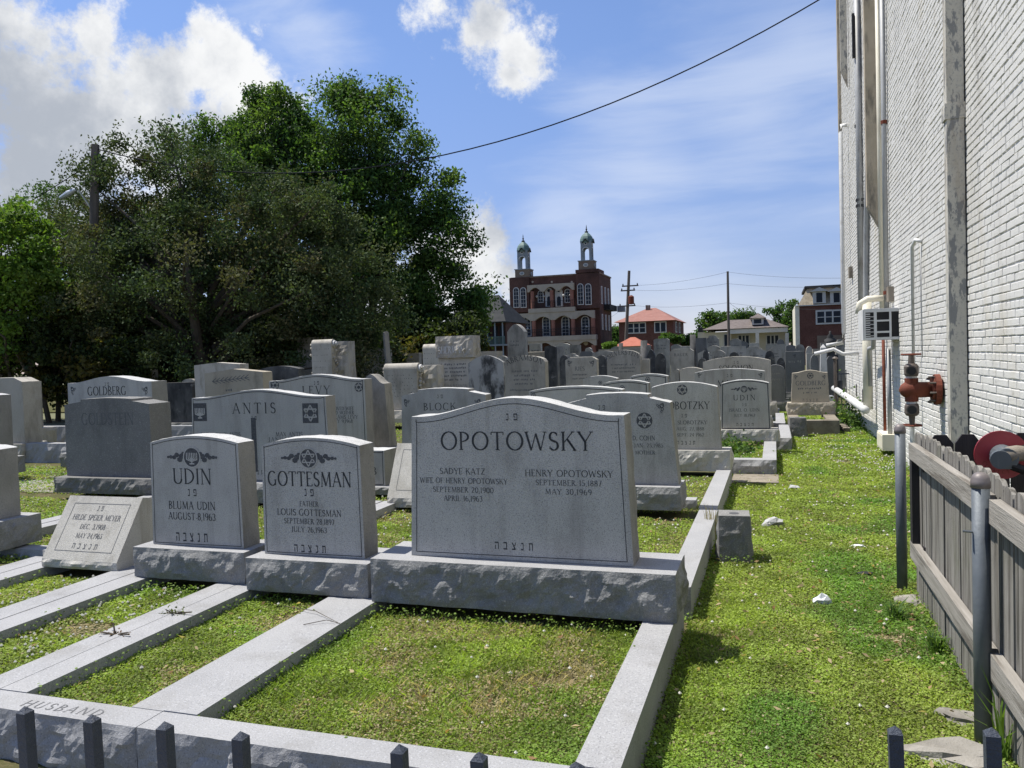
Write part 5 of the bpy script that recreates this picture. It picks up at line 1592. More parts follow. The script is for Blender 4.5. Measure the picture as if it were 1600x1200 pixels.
def arch_window(par, xc, zb, zt, w, y, bars=4, fw=.10, mat=TRIM, sillc=True):
    w *= 1.3
    f = MB().prism(arch_out(xc, zb - .1, zt + fw, w + 2 * fw), y - .09, y + .02).build('window', mat, par)
    MB().prism(arch_out(xc, zb, zt, w), y - .10, y - .088).build('pane', GLASS, f)
    b = MB()
    for k in range(1, bars + 1):
        z = zb + (zt - zb) * k / (bars + 1)
        b.box(xc - w / 2, xc + w / 2, y - .12, y - .099, z - .018, z + .018)
    b.box(xc - .014, xc + .014, y - .122, y - .101, zb, zt - .05)
    b.build('glazing_bar', mat, f)
    return f


def rect_window(par, x0, x1, z0, z1, y, cols=1, rows_=2, fw=.1, mat=TRIM, axis='y'):
    def bx(m_, a0, a1, d0, d1, c0, c1):
        if axis == 'y':
            m_.box(a0, a1, y + d0, y + d1, c0, c1)
        else:
            m_.box(y - d1, y - d0, a0, a1, c0, c1)
    m_ = MB()
    bx(m_, x0 - fw, x1 + fw, -.07, .02, z0 - fw, z1 + fw)
    f = m_.build('window', mat, par)
    m_ = MB()
    bx(m_, x0, x1, -.08, -.069, z0, z1)
    m_.build('pane', GLASS, f)
    m_ = MB()
    for c in range(1, cols):
        xx = x0 + (x1 - x0) * c / cols
        bx(m_, xx - .06, xx + .06, -.10, -.079, z0, z1)
    for c in range(1, rows_):
        zz = z0 + (z1 - z0) * c / rows_
        bx(m_, x0, x1, -.098, -.078, zz - .03, zz + .03)
    if cols > 1 or rows_ > 1:
        m_.build('glazing_bar', mat, f)
    return f


# ---- twin towered brick building
TY = 100.0
c0, c1 = at(800, 470, TY), at(937, 470, TY)
t = thing('towered_building', 'dark red brick building with two domed corner turrets', 'building', (0, TY, 0))


def tx_(px_):
    return at(px_, 480, TY)[0]


def tz_(px_, py_):
    return at(px_, py_, TY)[2]


XL, XR = c0[0], c1[0]
zp = tz_(800, 436)
MB().box(XL, XR, 0, 7.5, 0, zp).build('wall', BRICK, t)
MB().box(XL - .1, XR + .1, -.1, 7.6, zp + .002, zp + .18).build('parapet_cap', BSTONE, t)
for (a, b) in ((800, 829), (902, 937)):
    MB().box(tx_(a) - (.12 if a == 800 else 0), tx_(b) + (.12 if b == 937 else 0), -.45, -.002, tz_(815, 488) if a == 800 else tz_(920, 482), zp + .1).build('corner_bay', BRICK, t)
MB().box(tx_(902), XR + .05, -.5, 3.0, zp + .19, zp + .6).build('parapet_block', BRICK, t)
# upper windows
for cx in (809, 820):
    arch_window(t, tx_(cx), tz_(cx, 480), tz_(cx, 450.5), .48, -.45, 4)
for cx in (909, 921.2):
    arch_window(t, tx_(cx), tz_(cx, 475.5), tz_(cx, 444.5), .48, -.45, 4)
for cx, tp in ((845.5, 455), (887.5, 452.5)):
    arch_window(t, tx_(cx), tz_(cx, 472), tz_(cx, tp), .45, 0, 3)
for cx in (858.5, 874):
    dr = MB().prism(arch_out(tx_(cx), tz_(cx, 479), tz_(cx, 450), 1.0), -.1, .02).build('door', TRIM, t)
    MB().prism(arch_out(tx_(cx), tz_(cx, 478), tz_(cx, 463), .5), -.115, -.099).build('pane', GLASS, dr)
    MB().tube([(tx_(cx), -.098, tz_(cx, 454)), (tx_(cx), -.112, tz_(cx, 454))], .2, 12).build('pane', GLASS, dr)


def arcade(x0, x1, n, ztop, thick, drop, y, mat=BUFF):
    """flat topped band with shallow arches cut in its underside"""
    mb = MB()
    w_ = (x1 - x0) / n
    for k in range(n):
        a, b = x0 + w_ * k, x0 + w_ * (k + 1)
        q = [(a + .001, ztop - thick - drop)] + [(a + w_ * (.1 + .8 * i / 10), ztop - thick - drop * (1 - math.sin(math.pi * i / 10))) for i in range(11)] + [(b - .001, ztop - thick - drop), (b - .001, ztop), (a + .001, ztop)]
        mb.prism(q, y, y + .5)
    return mb


za = tz_(865, 444.5)
arcade(tx_(828), tx_(900), 3, za, .35, .55, -1.0).build('cornice', BUFF, t)
zb_ = tz_(865, 481.5)
MB().box(tx_(829), tx_(901), -1.1, -.002, zb_ - .55, zb_).build('balcony', BUFF, t)
arcade(tx_(804), tx_(931), 4, zb_ - .56, .5, .5, -1.0).build('cornice', BUFF, t)
for cx in (835, 865, 896):
    MB().tube([(tx_(cx), -.75, zb_), (tx_(cx), -.75, za - .8)], .24, 10).build('column', COLM, t)
zc_ = tz_(865, 525.5)
for cx in (836, 866, 897, 928):
    MB().tube([(tx_(cx), -.75, zc_), (tx_(cx), -.75, zb_ - 1.5)], .26, 10).build('column', COLM, t)
    MB().tube([(tx_(cx), -.75, 0), (tx_(cx), -.75, zc_ - 1.3)], .3, 10).build('column', COLM, t)
for cx in (823.5, 853, 883, 914):
    arch_window(t, tx_(cx), tz_(cx, 524.5), tz_(cx, 495), .62, 0, 5, .12)
MB().box(tx_(806), tx_(933), -1.15, -.002, zc_ - .6, zc_).build('balcony', BUFF, t)
arcade(tx_(806), tx_(933), 4, zc_ - .61, .2, .55, -1.05).build('cornice', BUFF, t)
for cx in (823, 914):
    MB().tube([(tx_(cx), -.02, tz_(cx, 536)), (tx_(cx), -.08, tz_(cx, 536))], .3, 14).build('medallion', BUFF, t)
rl = MB()
for zr in (zc_ + .9, zc_ + .55):
    rl.box(tx_(808), tx_(931), -1.08, -1.05, zr, zr + .04)
for i in range(46):
    xx = tx_(808) + (tx_(931) - tx_(808)) * i / 45
    rl.box(xx - .015, xx + .015, -1.08, -1.05, zc_, zc_ + .9)
rl.build('railing', SLATE, t)
rl = MB()
for zr in (zb_ + .85,):
    rl.box(tx_(830), tx_(900), -1.02, -.99, zr, zr + .04)
for i in range(28):
    xx = tx_(830) + (tx_(900) - tx_(830)) * i / 27
    rl.box(xx - .015, xx + .015, -1.02, -.99, zb_, zb_ + .85)
rl.build('railing', SLATE, t)
for k, cx in enumerate((833.5, 863.5, 894.5)):
    MB().tube([(tx_(cx), -.02, tz_(cx, 440.5)), (tx_(cx), -.06, tz_(cx, 440.5))], .14, 12).build('medallion', BUFF, t)
for (cx, cy) in ((840, 463.5), (851, 463), (881.5, 461.5), (892.5, 461), (824.5, 513.5), (916.5, 510.5)):
    MB().lathe([(.05, tz_(cx, cy) - .15), (.18, tz_(cx, cy)), (.05, tz_(cx, cy) + .15)], tx_(cx), -.25, 8).build('globe_lamp', TRIM, t)
for k, (ya, yb) in enumerate(((1.0, 1.4), (3.2, 3.6), (5.3, 5.7))):
    for (z0_, z1_) in ((tz_(937, 474), tz_(937, 446)), (tz_(937, 515), tz_(937, 490))):
        f = MB().box(XR - .02, XR + .08, ya - .15, yb + .15, z0_, z1_).build('window', TRIM, t)
        MB().box(XR + .078, XR + .09, ya, yb, z0_ + .1, z1_ - .1).build('pane', GLASS, f)
MB().box(XR + .001, XR + .8, 2.5, 7.4, tz_(937, 483), tz_(937, 474)).build('fire_escape', SLATE, t)
MB().box(XR + .9, XR + 1.8, 7.0, 8.2, tz_(937, 484), tz_(937, 474)).build('roof_unit', TOWER, t)
# turrets
for (cx, zb0, nm_) in ((818.5, zp + .05, 'left'), (918, zp + .6, 'right')):
    X = tx_(cx)
    n_before = set(o_.name for o_ in bpy.data.objects)
    tu = MB().box(X - .95, X + .95, -.35, 1.55, zb0, zb0 + 1.45).build('turret', BSTONE, t)
    yc_ = .6
    MB().box(X - 1.03, X + 1.03, -.43, 1.63, zb0 + 1.451, zb0 + 1.6).build('turret_cornice', TOWER, tu)
    for (dx, dy) in ((0, -.36), (.96, .6)):
        a = (X + dx, yc_ - .96 if dx == 0 else yc_, zb0 + .75)
        b = (a[0] + (.06 if dx else 0), a[1] - (0 if dx else .06), a[2])
        MB().tube([a, b], .33, 14).build('roundel', TRIM, tu)
        MB().tube([b, (b[0] + (.02 if dx else 0), b[1] - (0 if dx else .02), b[2])], .22, 14).build('roundel_pane', TOWER, tu)
    z1 = zb0 + 1.6
    # open belfry: four corner piers, arch heads
    hb_ = 2.5
    for sx_ in (-1, 1):
        for sy_ in (-1, 1):
            MB().box(X + sx_ * .72 - .17, X + sx_ * .72 + .17, yc_ + sy_ * .72 - .17, yc_ + sy_ * .72 + .17, z1 + .001, z1 + hb_).build('pier', TOWER, tu)
    hd = MB()
    for s_ in (-1, 1):
        q = [(X - .53, z1 + hb_ - .75)] + [(X - .50 * math.cos(math.pi * i / 8), z1 + hb_ - .75 + .5 * math.sin(math.pi * i / 8)) for i in range(9)] + [(X + .53, z1 + hb_ - .75), (X + .55, z1 + hb_), (X - .55, z1 + hb_)]
        hd.prism(q, yc_ + s_ * .75 - .1, yc_ + s_ * .75 + .1)
        q2 = [(yy - X + yc_, zz) for yy, zz in q]
        hd.prismx(q2, X + s_ * .75 - .1, X + s_ * .75 + .1)
    hd.build('arch_head', TOWER, tu)
    at_ = MB()
    for (r0_, r1_) in ((.5, .66),):
        vs, fs = [], []
        for i in range(13):
            a = math.pi * i / 12
            for r_ in (r0_, r1_):
                vs.append((X + r_ * math.cos(a), yc_ - .93, z1 + hb_ - .75 + r_ * math.sin(a)))
        for i in range(12):
            fs.append((2 * i, 2 * i + 1, 2 * i + 3, 2 * i + 2))
        at_.add(vs, fs)
        at_.add([(X + .94 - .0, yc_ + v[0] - X, v[2]) for v in vs], [tuple(reversed(q)) for q in fs])
    at_.build('arch_trim', TRIM, tu)
    z2 = z1 + hb_
    MB().box(X - .88, X + .88, yc_ - .88, yc_ + .88, z2 + .001, z2 + .95).build('drum', TOWER, tu)
    MB().tube([(X, yc_ - .89, z2 + .45), (X, yc_ - .95, z2 + .45)], .27, 12).build('roundel', TRIM, tu)
    MB().tube([(X, yc_ - .951, z2 + .45), (X, yc_ - .97, z2 + .45)], .15, 12).build('roundel_pane', GLASS, tu)
    MB().tube([(X + .89, yc_, z2 + .45), (X + .95, yc_, z2 + .45)], .27, 12).build('roundel', TRIM, tu)
    dm = MB()
    dm.lathe([(1.12, z2 + .62), (1.16, z2 + .95), (1.10, z2 + 1.35), (.95, z2 + 1.75), (.68, z2 + 2.12), (.36, z2 + 2.42), (.16, z2 + 2.58)], X, yc_, 8, math.pi / 8)
    dm.build('dome', COPPER, tu)
    gb = MB()
    gb.prism([(X - .62, z2 + .6), (X, z2 + 1.35), (X + .62, z2 + .6), (X + .5, z2 + .58), (X, z2 + 1.17), (X - .5, z2 + .58)][::-1], yc_ - 1.24, yc_ - 1.0)
    gb.prismx([(yc_ - .62, z2 + .6), (yc_, z2 + 1.35), (yc_ + .62, z2 + .6), (yc_ + .5, z2 + .58), (yc_, z2 + 1.17), (yc_ - .5, z2 + .58)], X + 1.0, X + 1.24)
    gb.build('gablet', SLATE, tu)
    MB().lathe([(.30, z2 + 2.56), (.34, z2 + 2.66), (.12, z2 + 2.75), (.10, z2 + 2.95), (.17, z2 + 3.1), (.06, z2 + 3.25), (.08, z2 + 3.4), (.01, z2 + 3.9)], X, yc_, 8).build('finial', SLATE, tu)
    for o_ in bpy.data.objects:          # turret proportions: the belfry and dome are slim
        if o_.name in n_before or o_.type != 'MESH':
            continue
        q = o_.name.split('.')[0]
        for v in o_.data.vertices:
            dz = v.co.z - zb0
            kx = 1.0 if q in ('turret', 'turret_cornice') or (q.startswith('roundel') and dz < 1.5) else .76
            v.co.x = X + (v.co.x - X) * kx
            v.co.y = yc_ + (v.co.y - yc_) * kx
            v.co.z = zb0 + dz * .72


# ---- brick house with a red hipped roof
def hip(mb, x0, x1, y0, y1, z0, z1, rx, ry=None):
    """hipped roof over a rectangle, ridge along x set in by rx"""
    ym = (y0 + y1) / 2
    mb.add([(x0, y0, z0), (x1, y0, z0), (x1, y1, z0), (x0, y1, z0), (x0 + rx, ym, z1), (x1 - rx, ym, z1)], [(0, 1, 5, 4), (1, 2, 5), (2, 3, 4, 5), (3, 0, 4), (3, 2, 1, 0)])
    return mb


HY = 92.0
hx = lambda p_: at(p_, 515, HY)[0]
hz = lambda p_, q_: at(p_, q_, HY)[2]
t = thing('brick_house', 'two storey brick house with a red hipped roof', 'house', (0, HY, 0))
MB().box(hx(967), hx(1052), 0, 11, 0, hz(1010, 501.5)).build('wall', BRICKM, t)
ro = hip(MB(), hx(961), hx(1057), -.7, 11.7, hz(1010, 502), hz(1013, 477.5), 3.0).build('roof', RTILE, t)
for cx in (1002, 1006):
    MB().box(hx(cx) - .12, hx(cx) + .12, 4.5, 4.8, hz(cx, 485), hz(cx, 473.5)).build('chimney', BSTONE, ro)
rect_window(t, hx(981.5), hx(1008), hz(995, 519.5), hz(995, 505.5), 0, 3, 2, .12)
rect_window(t, hx(1024), hx(1040), hz(1030, 518.5), hz(1030, 504), 0, 2, 1, .12)
for ya in (2.0, 5.5):
    rect_window(t, ya, ya + 1.2, hz(1030, 518), hz(1030, 504), hx(1052), 1, 2, .12, TRIM, 'x').location = (.0, 0, 0)
# little tiled pavilion in front of it
PY = 70.
qx = lambda p_: at(p_, 530, PY)[0]
t = thing('tiled_pavilion', 'small pavilion with a bright orange tiled hipped roof', 'pavilion', (0, PY, 0))
hip(MB(), qx(958), qx(1010), 0, 3.4, at(980, 541, PY)[2], at(984, 526.5, PY)[2], 1.25).build('roof', OTILE, t)
MB().box(qx(961), qx(1007), .3, 3.1, 0, at(980, 541.2, PY)[2] - .01).build('wall', TRIM, t)
# ---- cream bungalow with porch
YY = 86.
yx = lambda p_: at(p_, 520, YY)[0]
yz = lambda p_, q_: at(p_, q_, YY)[2]
t = thing('bungalow', 'cream bungalow with brown shingle roof, dormer and white porch', 'house', (0, YY, 0))
MB().box(yx(1101), yx(1229), 1.6, 9, 0, yz(1160, 517)).build('wall', YELL, t)
MB().box(yx(1099), yx(1142), .6, 1.598, 0, yz(1120, 519)).build('wall_bay', YELL, t)
ro = hip(MB(), yx(1098), yx(1233), -.4, 9.6, yz(1165, 513), yz(1165, 496.5), 2.3).build('roof', SHING, t)
MB().box(yx(1141), yx(1231), -.25, .15, yz(1185, 520), yz(1185, 513) - .02).build('porch_beam', TRIM, t)
for cx in (1183.2, 1229.5):
    MB().box(yx(cx) - .17, yx(cx) + .17, -.22, .12, 0, yz(cx, 520.2)).build('porch_column', TRIM, t)
dx0, dx1 = yx(1175), yx(1193)
dm = MB().box(dx0, dx1, .6, 4, yz(1184, 507), yz(1184, 496.5)).build('dormer', TRIM, t)
MB().box(dx0 + .2, dx1 - .2, .58, .605, yz(1184, 505), yz(1184, 498.5)).build('pane', GLASS, dm)
hip(MB(), dx0 - .25, dx1 + .25, .3, 4.3, yz(1184, 496.4), yz(1184, 488), .9).build('dormer_roof', SHING, dm)
for (a, b) in ((1153, 1169), (1198, 1216)):
    rect_window(t, yx(a), yx(b), .3, yz((a + b) / 2, 524), 1.6, 3, 3, .12, TRIM)
rect_window(t, yx(1131), yx(1137), .3, yz(1134, 523), .6, 1, 1, .05, TRIM)
MB().box(yx(1089), yx(1100), .8, 6, 0, yz(1095, 519)).build('wing', YELL, t)
MB().box(yx(1089), yx(1096), 1.2, 2.4, yz(1092, 518.5), yz(1092, 511.5)).build('roof_unit', SLATE, t)
# ---- brick building with mansard roof
MY = 74.
gx = lambda p_: at(p_, 490, MY)[0]
gz = lambda p_, q_: at(p_, q_, MY)[2]
t = thing('mansard_house', 'brick garage house with tan mansard roof and two dormers', 'house', (0, MY, 0))
X0, X1 = gx(1249), gx(1345)
MB().box(X0, X1, 0, 10, 0, gz(1285, 477)).build('wall', BRICKM, t)
MB().box(X0 - .3, X1, -.15, 10.2, gz(1285, 477) + .002, gz(1285, 475.5)).build('cornice', TRIM, t)
za_, zb2 = gz(1285, 475.4), gz(1285, 449)
pr = [(-.1, za_), (.35, za_ + .3 * (zb2 - za_)), (.7, zb2), (9.3, zb2), (10.1, za_)]
mr = MB()
mr.add([(X0 - .1, -.1, za_), (X1, -.1, za_), (X1, .7, zb2), (X0 + .7, .7, zb2), (X0 + .7, 9, zb2), (X0 - .1, 10, za_), (X1, 10, za_), (X1, 9, zb2)], [(0, 1, 2, 3), (5, 0, 3, 4), (3, 2, 7, 4), (6, 5, 4, 7), (1, 6, 7, 2)])
ro = mr.build('roof', MANS, t)
MB().box(X0 + .5, X1, .5, 9.2, zb2 + .002, zb2 + .22).build('roof_edge', SLATE, ro)
for cx in (1280.5, 1307.5):
    xc = gx(cx)
    d = MB().box(xc - .52, xc + .52, -.15, 1.0, gz(cx, 474), gz(cx, 455.5)).build('dormer', TRIM, t)
    MB().box(xc - .24, xc + .24, -.165, -.149, gz(cx, 472.5), gz(cx, 457.5)).build('pane', GLASS, d)
    MB().prism([(xc - .75, gz(cx, 455.4)), (xc + .75, gz(cx, 455.4)), (xc, gz(cx, 449))], -.35, 1.0).build('pediment', TRIM, d)
rect_window(t, gx(1277), gx(1313), gz(1295, 504), gz(1295, 486.5), 0, 3, 2, .14)
MB().box(gx(1276), gx(1316), -.05, .02, 0, gz(1295, 524)).build('garage_door', BSTONE, t)
MB().box(X0 - .35, X0 - .002, -.02, 10, 0, gz(1250, 477)).build('side_wall', CREAM, t)
# ---- gabled house behind the big trees
BY = 72.
vx = lambda p_: at(p_, 520, BY)[0]
vz = lambda p_, q_: at(p_, q_, BY)[2]
t = thing('balcony_house', 'house with a steep dark roof and iron balcony behind the trees', 'house', (0, BY, 0))
MB().box(vx(690), vx(783), 1.4, 8, 0, vz(770, 503)).build('wall', BRICK, t)
hip(MB(), vx(684), vx(786), .9, 9, vz(770, 502.5), vz(765, 455), 2.0).build('roof', SLATE, t)
MB().box(vx(684), vx(791), -.3, 1.5, vz(775, 504), vz(775, 502.6)).build('porch_roof', SLATE, t)
MB().box(vx(684), vx(790), -.2, 1.39, vz(775, 538) - .15, vz(775, 538)).build('balcony', TOWER, t)
for i in range(9):
    cx = 690 + i * 12
    MB().box(vx(cx) - .05, vx(cx) + .05, -.15, -.05, 0, vz(775, 504.1)).build('porch_post', TOWER, t)
rl = MB()
for i in range(60):
    xx = vx(685) + (vx(789) - vx(685)) * i / 59
    rl.box(xx - .02, xx + .02, -.18, -.15, vz(775, 538), vz(775, 527))
rl.box(vx(685), vx(789), -.2, -.14, vz(775, 527), vz(775, 526))
rl.build('railing', COPPER, t)
for (a, b) in ((752, 757), (764, 769), (775, 780)):
    rect_window(t, vx(a), vx(b), vz(770, 536), vz(770, 510), 1.4, 1, 3, .08, SLATE)


# ------------------------------------------------------------------ poles and wires
def pole(label, pb, ptp, Y, r, arms, group='utility poles'):
    a = at(ptp[0], ptp[1], Y)
    b = at(pb[0], pb[1], Y)
    t = thing('utility_pole', label, 'utility pole', (b[0], Y, 0), 0, group)
    MB().tube([((b[0] - a[0]) * .0, 0, 0), (a[0] - b[0], 0, a[2])], [r, r * .7], 10).build('shaft', POLE, t)
    for (py_, l0, l1, hh) in arms:
        p_ = at(ptp[0], py_, Y)
        f = p_[2] / a[2]
        xx = (a[0] - b[0]) * f
        MB().box(xx - l0, xx + l1, -.25, -.14, p_[2] - hh / 2, p_[2] + hh / 2).build('crossarm', POLE, t)
        for s_ in (-l0 + .1, l1 - .1):
            MB().lathe([(.05, p_[2] + hh / 2), (.07, p_[2] + hh / 2 + .08), (.03, p_[2] + hh / 2 + .18)], xx + s_, -.195, 6).build('insulator', SLATE, t)
    return t


pA = pole('leaning pole with crossarms and a transformer left of the red roofed house', (976, 560), (983, 423), 78, .19, [(447, .6, 1.0, .12), (454, .7, .7, .12), (478, .8, .8, .12)])
p_ = at(987, 468, 78)
MB().lathe([(.05, p_[2] - .5), (.28, p_[2] - .45), (.28, p_[2] + .25), (.1, p_[2] + .4)], p_[0] - pA.location.x, -.3, 12).build('transformer', RUST, pA)
pole('bare straight pole in front of the cream bungalow', (1139, 560), (1137, 424), 64, .125, [])
t = pole('pole with a street lamp among the big trees at left', (140, 620), (149, 226), 20.0, .17, [])
px0 = t.location.x
MB().tube([(at(141, 330, 20)[0] - px0 + .1, 0, at(141, 330, 20)[2]), (at(135, 300, 20)[0] - px0, -.3, at(135, 300, 20)[2])], .03, 8).build('lamp_arm', LAMPM, t)
MB().tube([(at(131, 299, 20)[0] - px0, -.3, at(131, 299, 20)[2]), (at(121, 306, 20)[0] - px0, -.35, at(121, 306, 20)[2]), (at(111, 313, 20)[0] - px0, -.4, at(111, 313, 20)[2])], [.05, .10, .06], 10).build('lamp_head', LAMPM, t)


def wire(label, a, b, sag, r, group='overhead wires', n=28):
    a, b = np.array(a), np.array(b)
    pts = []
    for i in range(n + 1):
        u = i / n
        p = a * (1 - u) + b * u
        p[2] -= sag * 4 * u * (1 - u)
        pts.append(p - a)
    o = MB().tube(pts, r, 5).build('wire', BLACK)
    o.location = tuple(a)
    tag(o, label, 'wire', group)


A_, B_ = at(1296, -10, 21.0), at(152, 233, 20.0)
wire('heavy cable sagging across the sky from the white building into the trees', A_, B_, 2.15, .018)
C_ = at(0, 345, 15.)
wire('cable running left from the street lamp pole', at(149, 250, 20.), at(-60, 372, 18.), .1, .015)
P1 = [at(985, q, 78) for q in (446, 453, 477)]
P2 = [at(1137, q, 64) for q in (425, 443, 473)]
P3 = [at(1420, q, 50) for q in (430, 440, 480)]
for i in range(3):
    wire(['topmost', 'middle', 'lowest'][i] + ' far wire between the leaning pole and the bare pole', P1[i], P2[i], .25, .009)
    wire(['topmost', 'middle', 'lowest'][i] + ' far wire running right from the bare pole', P2[i], P3[i], .3, .008)
wire('low far wire slanting left from the leaning pole', at(976, 478, 78), at(940, 500, 99), .3, .010)
wire('guy wire slanting right from the bare pole', at(1138, 472, 64), at(1200, 500, 75), .3, .010)


# ------------------------------------------------------------------ foliage
def quads_object(name, V, C, mat, parent=None, tri=False):
    """V: (n,4,3) leaf corners, C: (n,3) leaf colours"""
    n = len(V)
    me = bpy.data.meshes.new(name)
    me.vertices.add(n * 4)
    me.vertices.foreach_set('co', V.reshape(-1).astype(np.float32))
    me.loops.add(n * 4)
    me.loops.foreach_set('vertex_index', np.arange(n * 4, dtype=np.int32))
    me.polygons.add(n)
    me.polygons.foreach_set('loop_start', np.arange(0, n * 4, 4, dtype=np.int32))
    me.update(calc_edges=True)
    ca = me.color_attributes.new('Col', 'FLOAT_COLOR', 'POINT')
    cc = np.ones((n, 4, 4), np.float32)
    cc[:, :, :3] = C[:, None, :]
    ca.data.foreach_set('color', cc.reshape(-1))
    me.materials.append(mat)
    o = bpy.data.objects.new(name, me)
    COL.objects.link(o)
    if parent is not None:
        o.parent = parent
    return o


def leaf_quads(P, size, g, flat=0., asp=.55, shape=0):
    n = len(P)
    a = g.normal(size=(n, 3))
    a[:, 2] *= (1 - flat)
    a /= np.linalg.norm(a, axis=1)[:, None]
    b = g.normal(size=(n, 3))
    if flat:
        b[:, 2] *= (1 - flat)
    b -= (b * a).sum(1)[:, None] * a
    b /= np.linalg.norm(b, axis=1)[:, None]
    s = size * g.uniform(.7, 1.3, n)
    a *= s[:, None] * .5
    b *= s[:, None] * .5 * asp
    # diamond with a slight fold
    up = np.cross(a, b)
    up /= np.linalg.norm(up, axis=1)[:, None] + 1e-9
    f = up * (s * .1)[:, None]
    return np.stack([P - a, P - b + f, P + a, P + b + f], 1)


def crown_points(ell, n, g, clump=.4, per=140, shell=.5):
    ell = np.array(ell, float)
    vol = (ell[:, 3] * ell[:, 4] * ell[:, 5]) ** (2 / 3)
    nc = max(8, n // per)
    idx = g.choice(len(ell), nc, p=vol / vol.sum())
    d = g.normal(size=(nc, 3))
    d /= np.linalg.norm(d, axis=1)[:, None]
    r = g.uniform(shell ** 3, 1, nc) ** (1 / 3)
    cen = ell[idx, :3] + d * ell[idx, 3:] * r[:, None]
    k = g.integers(0, nc, n)
    cr = clump * g.uniform(.5, 1.5, nc)
    off = np.clip(g.normal(size=(n, 3)), -1.7, 1.7) * cr[k][:, None] * np.array([.62, .62, .45])
    return cen[k] + off, cen, k


def tree(name, label, X, Y, ell, n, leaf, cols, seed, clump=.4, per=140, trunk=.25, mat=LEAF, stems=3, group='trees along the left side', sprigs=0, shell=.5, asp=.55, limbs=30):
    g = np.random.default_rng(seed)
    t = thing(name, label, 'tree' if 'tree' in name else 'shrub', (X, Y, 0), 0, group)
    ell = np.array(ell, float).copy()
    ell[:, 0] -= X
    ell[:, 1] -= Y
    P, cen, k = crown_points(ell, n, g, clump, per, shell)
    if sprigs:
        top = cen[np.argsort(-cen[:, 2])[:max(6, len(cen) // 6)]]
        ex = []
        for i in range(sprigs):
            c = top[g.integers(0, len(top))]
            dr = np.array([g.normal(0, .35), g.normal(0, .35), 1.0])
            L_ = g.uniform(.25, .85)
            u = g.random(26)
            ex.append(c + dr * (u * L_)[:, None] + g.normal(0, .07, (26, 3)))
        P = np.concatenate([P] + ex)
        k = np.concatenate([k, g.integers(0, len(cen), len(P) - len(k))])
    ok = P[:, 2] > .1
    P, k = P[ok], k[ok]
    V = leaf_quads(P, leaf, g, 0, asp)
    cols = np.array(cols)
    base = cols[g.choice(len(cols), len(cen), p=None)][k]
    C = base * g.uniform(.65, 1.35, (len(P), 1)) * g.uniform(.92, 1.08, (len(P), 3))
    quads_object('crown', V, C, mat, t)
    tm = MB()
    zc = ell[:, 2].mean()
    for s_ in range(stems):
        a = 2 * math.pi * s_ / max(1, stems) + .4
        r0 = trunk * (1 if stems == 1 else .7)
        sp = .3 * (stems > 1)
        pts = [(sp * math.cos(a), sp * math.sin(a), -.1), (sp * 1.6 * math.cos(a) + .08, sp * 1.7 * math.sin(a), zc * .35), (sp * 3 * math.cos(a), sp * 3 * math.sin(a), zc * .7), (sp * 4.5 * math.cos(a), sp * 4.5 * math.sin(a), zc * 1.15)]
        tm.tube(pts, [r0, r0 * .8, r0 * .6, r0 * .25], 8)
    tm.build('trunk', BARK, t)
    bm_ = MB()
    for i in g.choice(len(cen), min(limbs, len(cen)), replace=False):
        e = cen[i]
        s0 = np.array([e[0] * .12, e[1] * .12, min(zc * .9, max(.8, e[2] * .55))])
        md = (s0 + e) / 2 + np.array([g.normal(0, .2), g.normal(0, .2), .15])
        bm_.tube([s0, md, e], [trunk * .32, trunk * .2, .015], 5)
    bm_.build('branch', BARK, t)
    return t


def E3(px, py, rx, ry, Y, dr=None):
    c = at(px, py, Y)
    s = np.linalg.norm(c - CAM) / F
    return (c[0], c[1], c[2], rx * s, dr if dr else rx * s * .8, ry * s)


OLIVE = [(.066, .092, .040), (.08, .10, .045), (.056, .085, .038), (.095, .098, .05), (.073, .098, .045), (.05, .075, .032)]
GREEN = [(.062, .118, .030), (.078, .14, .032), (.048, .096, .028), (.095, .155, .036), (.055, .10, .032)]
LIME = [(.11, .19, .03), (.13, .215, .034), (.09, .16, .028), (.12, .19, .04)]
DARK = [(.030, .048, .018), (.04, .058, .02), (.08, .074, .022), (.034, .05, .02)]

Y1 = 21.0
c = at(320, 600, Y1)
tree('broadleaf_tree', 'broad olive brown tree in front, its crown filling the left half', c[0], Y1,
     [E3(*q, Y1) for q in [(390, 440, 170, 140), (240, 300, 105, 85), (175, 270, 45, 50), (330, 330, 130, 90), (480, 390, 110, 90), (555, 470, 75, 90), (160, 430, 85, 110), (110, 380, 45, 55),
                           (320, 545, 190, 60), (520, 545, 95, 60), (250, 240, 35, 40), (200, 520, 110, 70)]] + [E3(*q, Y1 + 2.2) for q in [(300, 440, 150, 120), (420, 500, 150, 100), (220, 420, 100, 100), (130, 350, 50, 45), (330, 560, 170, 50)]] + [E3(150, 425, 60, 85, Y1 - 2.2), E3(120, 500, 60, 60, Y1 - 2.0)],
     210000, .105, OLIVE, 21, .50, 330, .3, LEAFD, 4, sprigs=170, limbs=50, shell=.25)
Y2 = 29.0
c = at(560, 600, Y2)
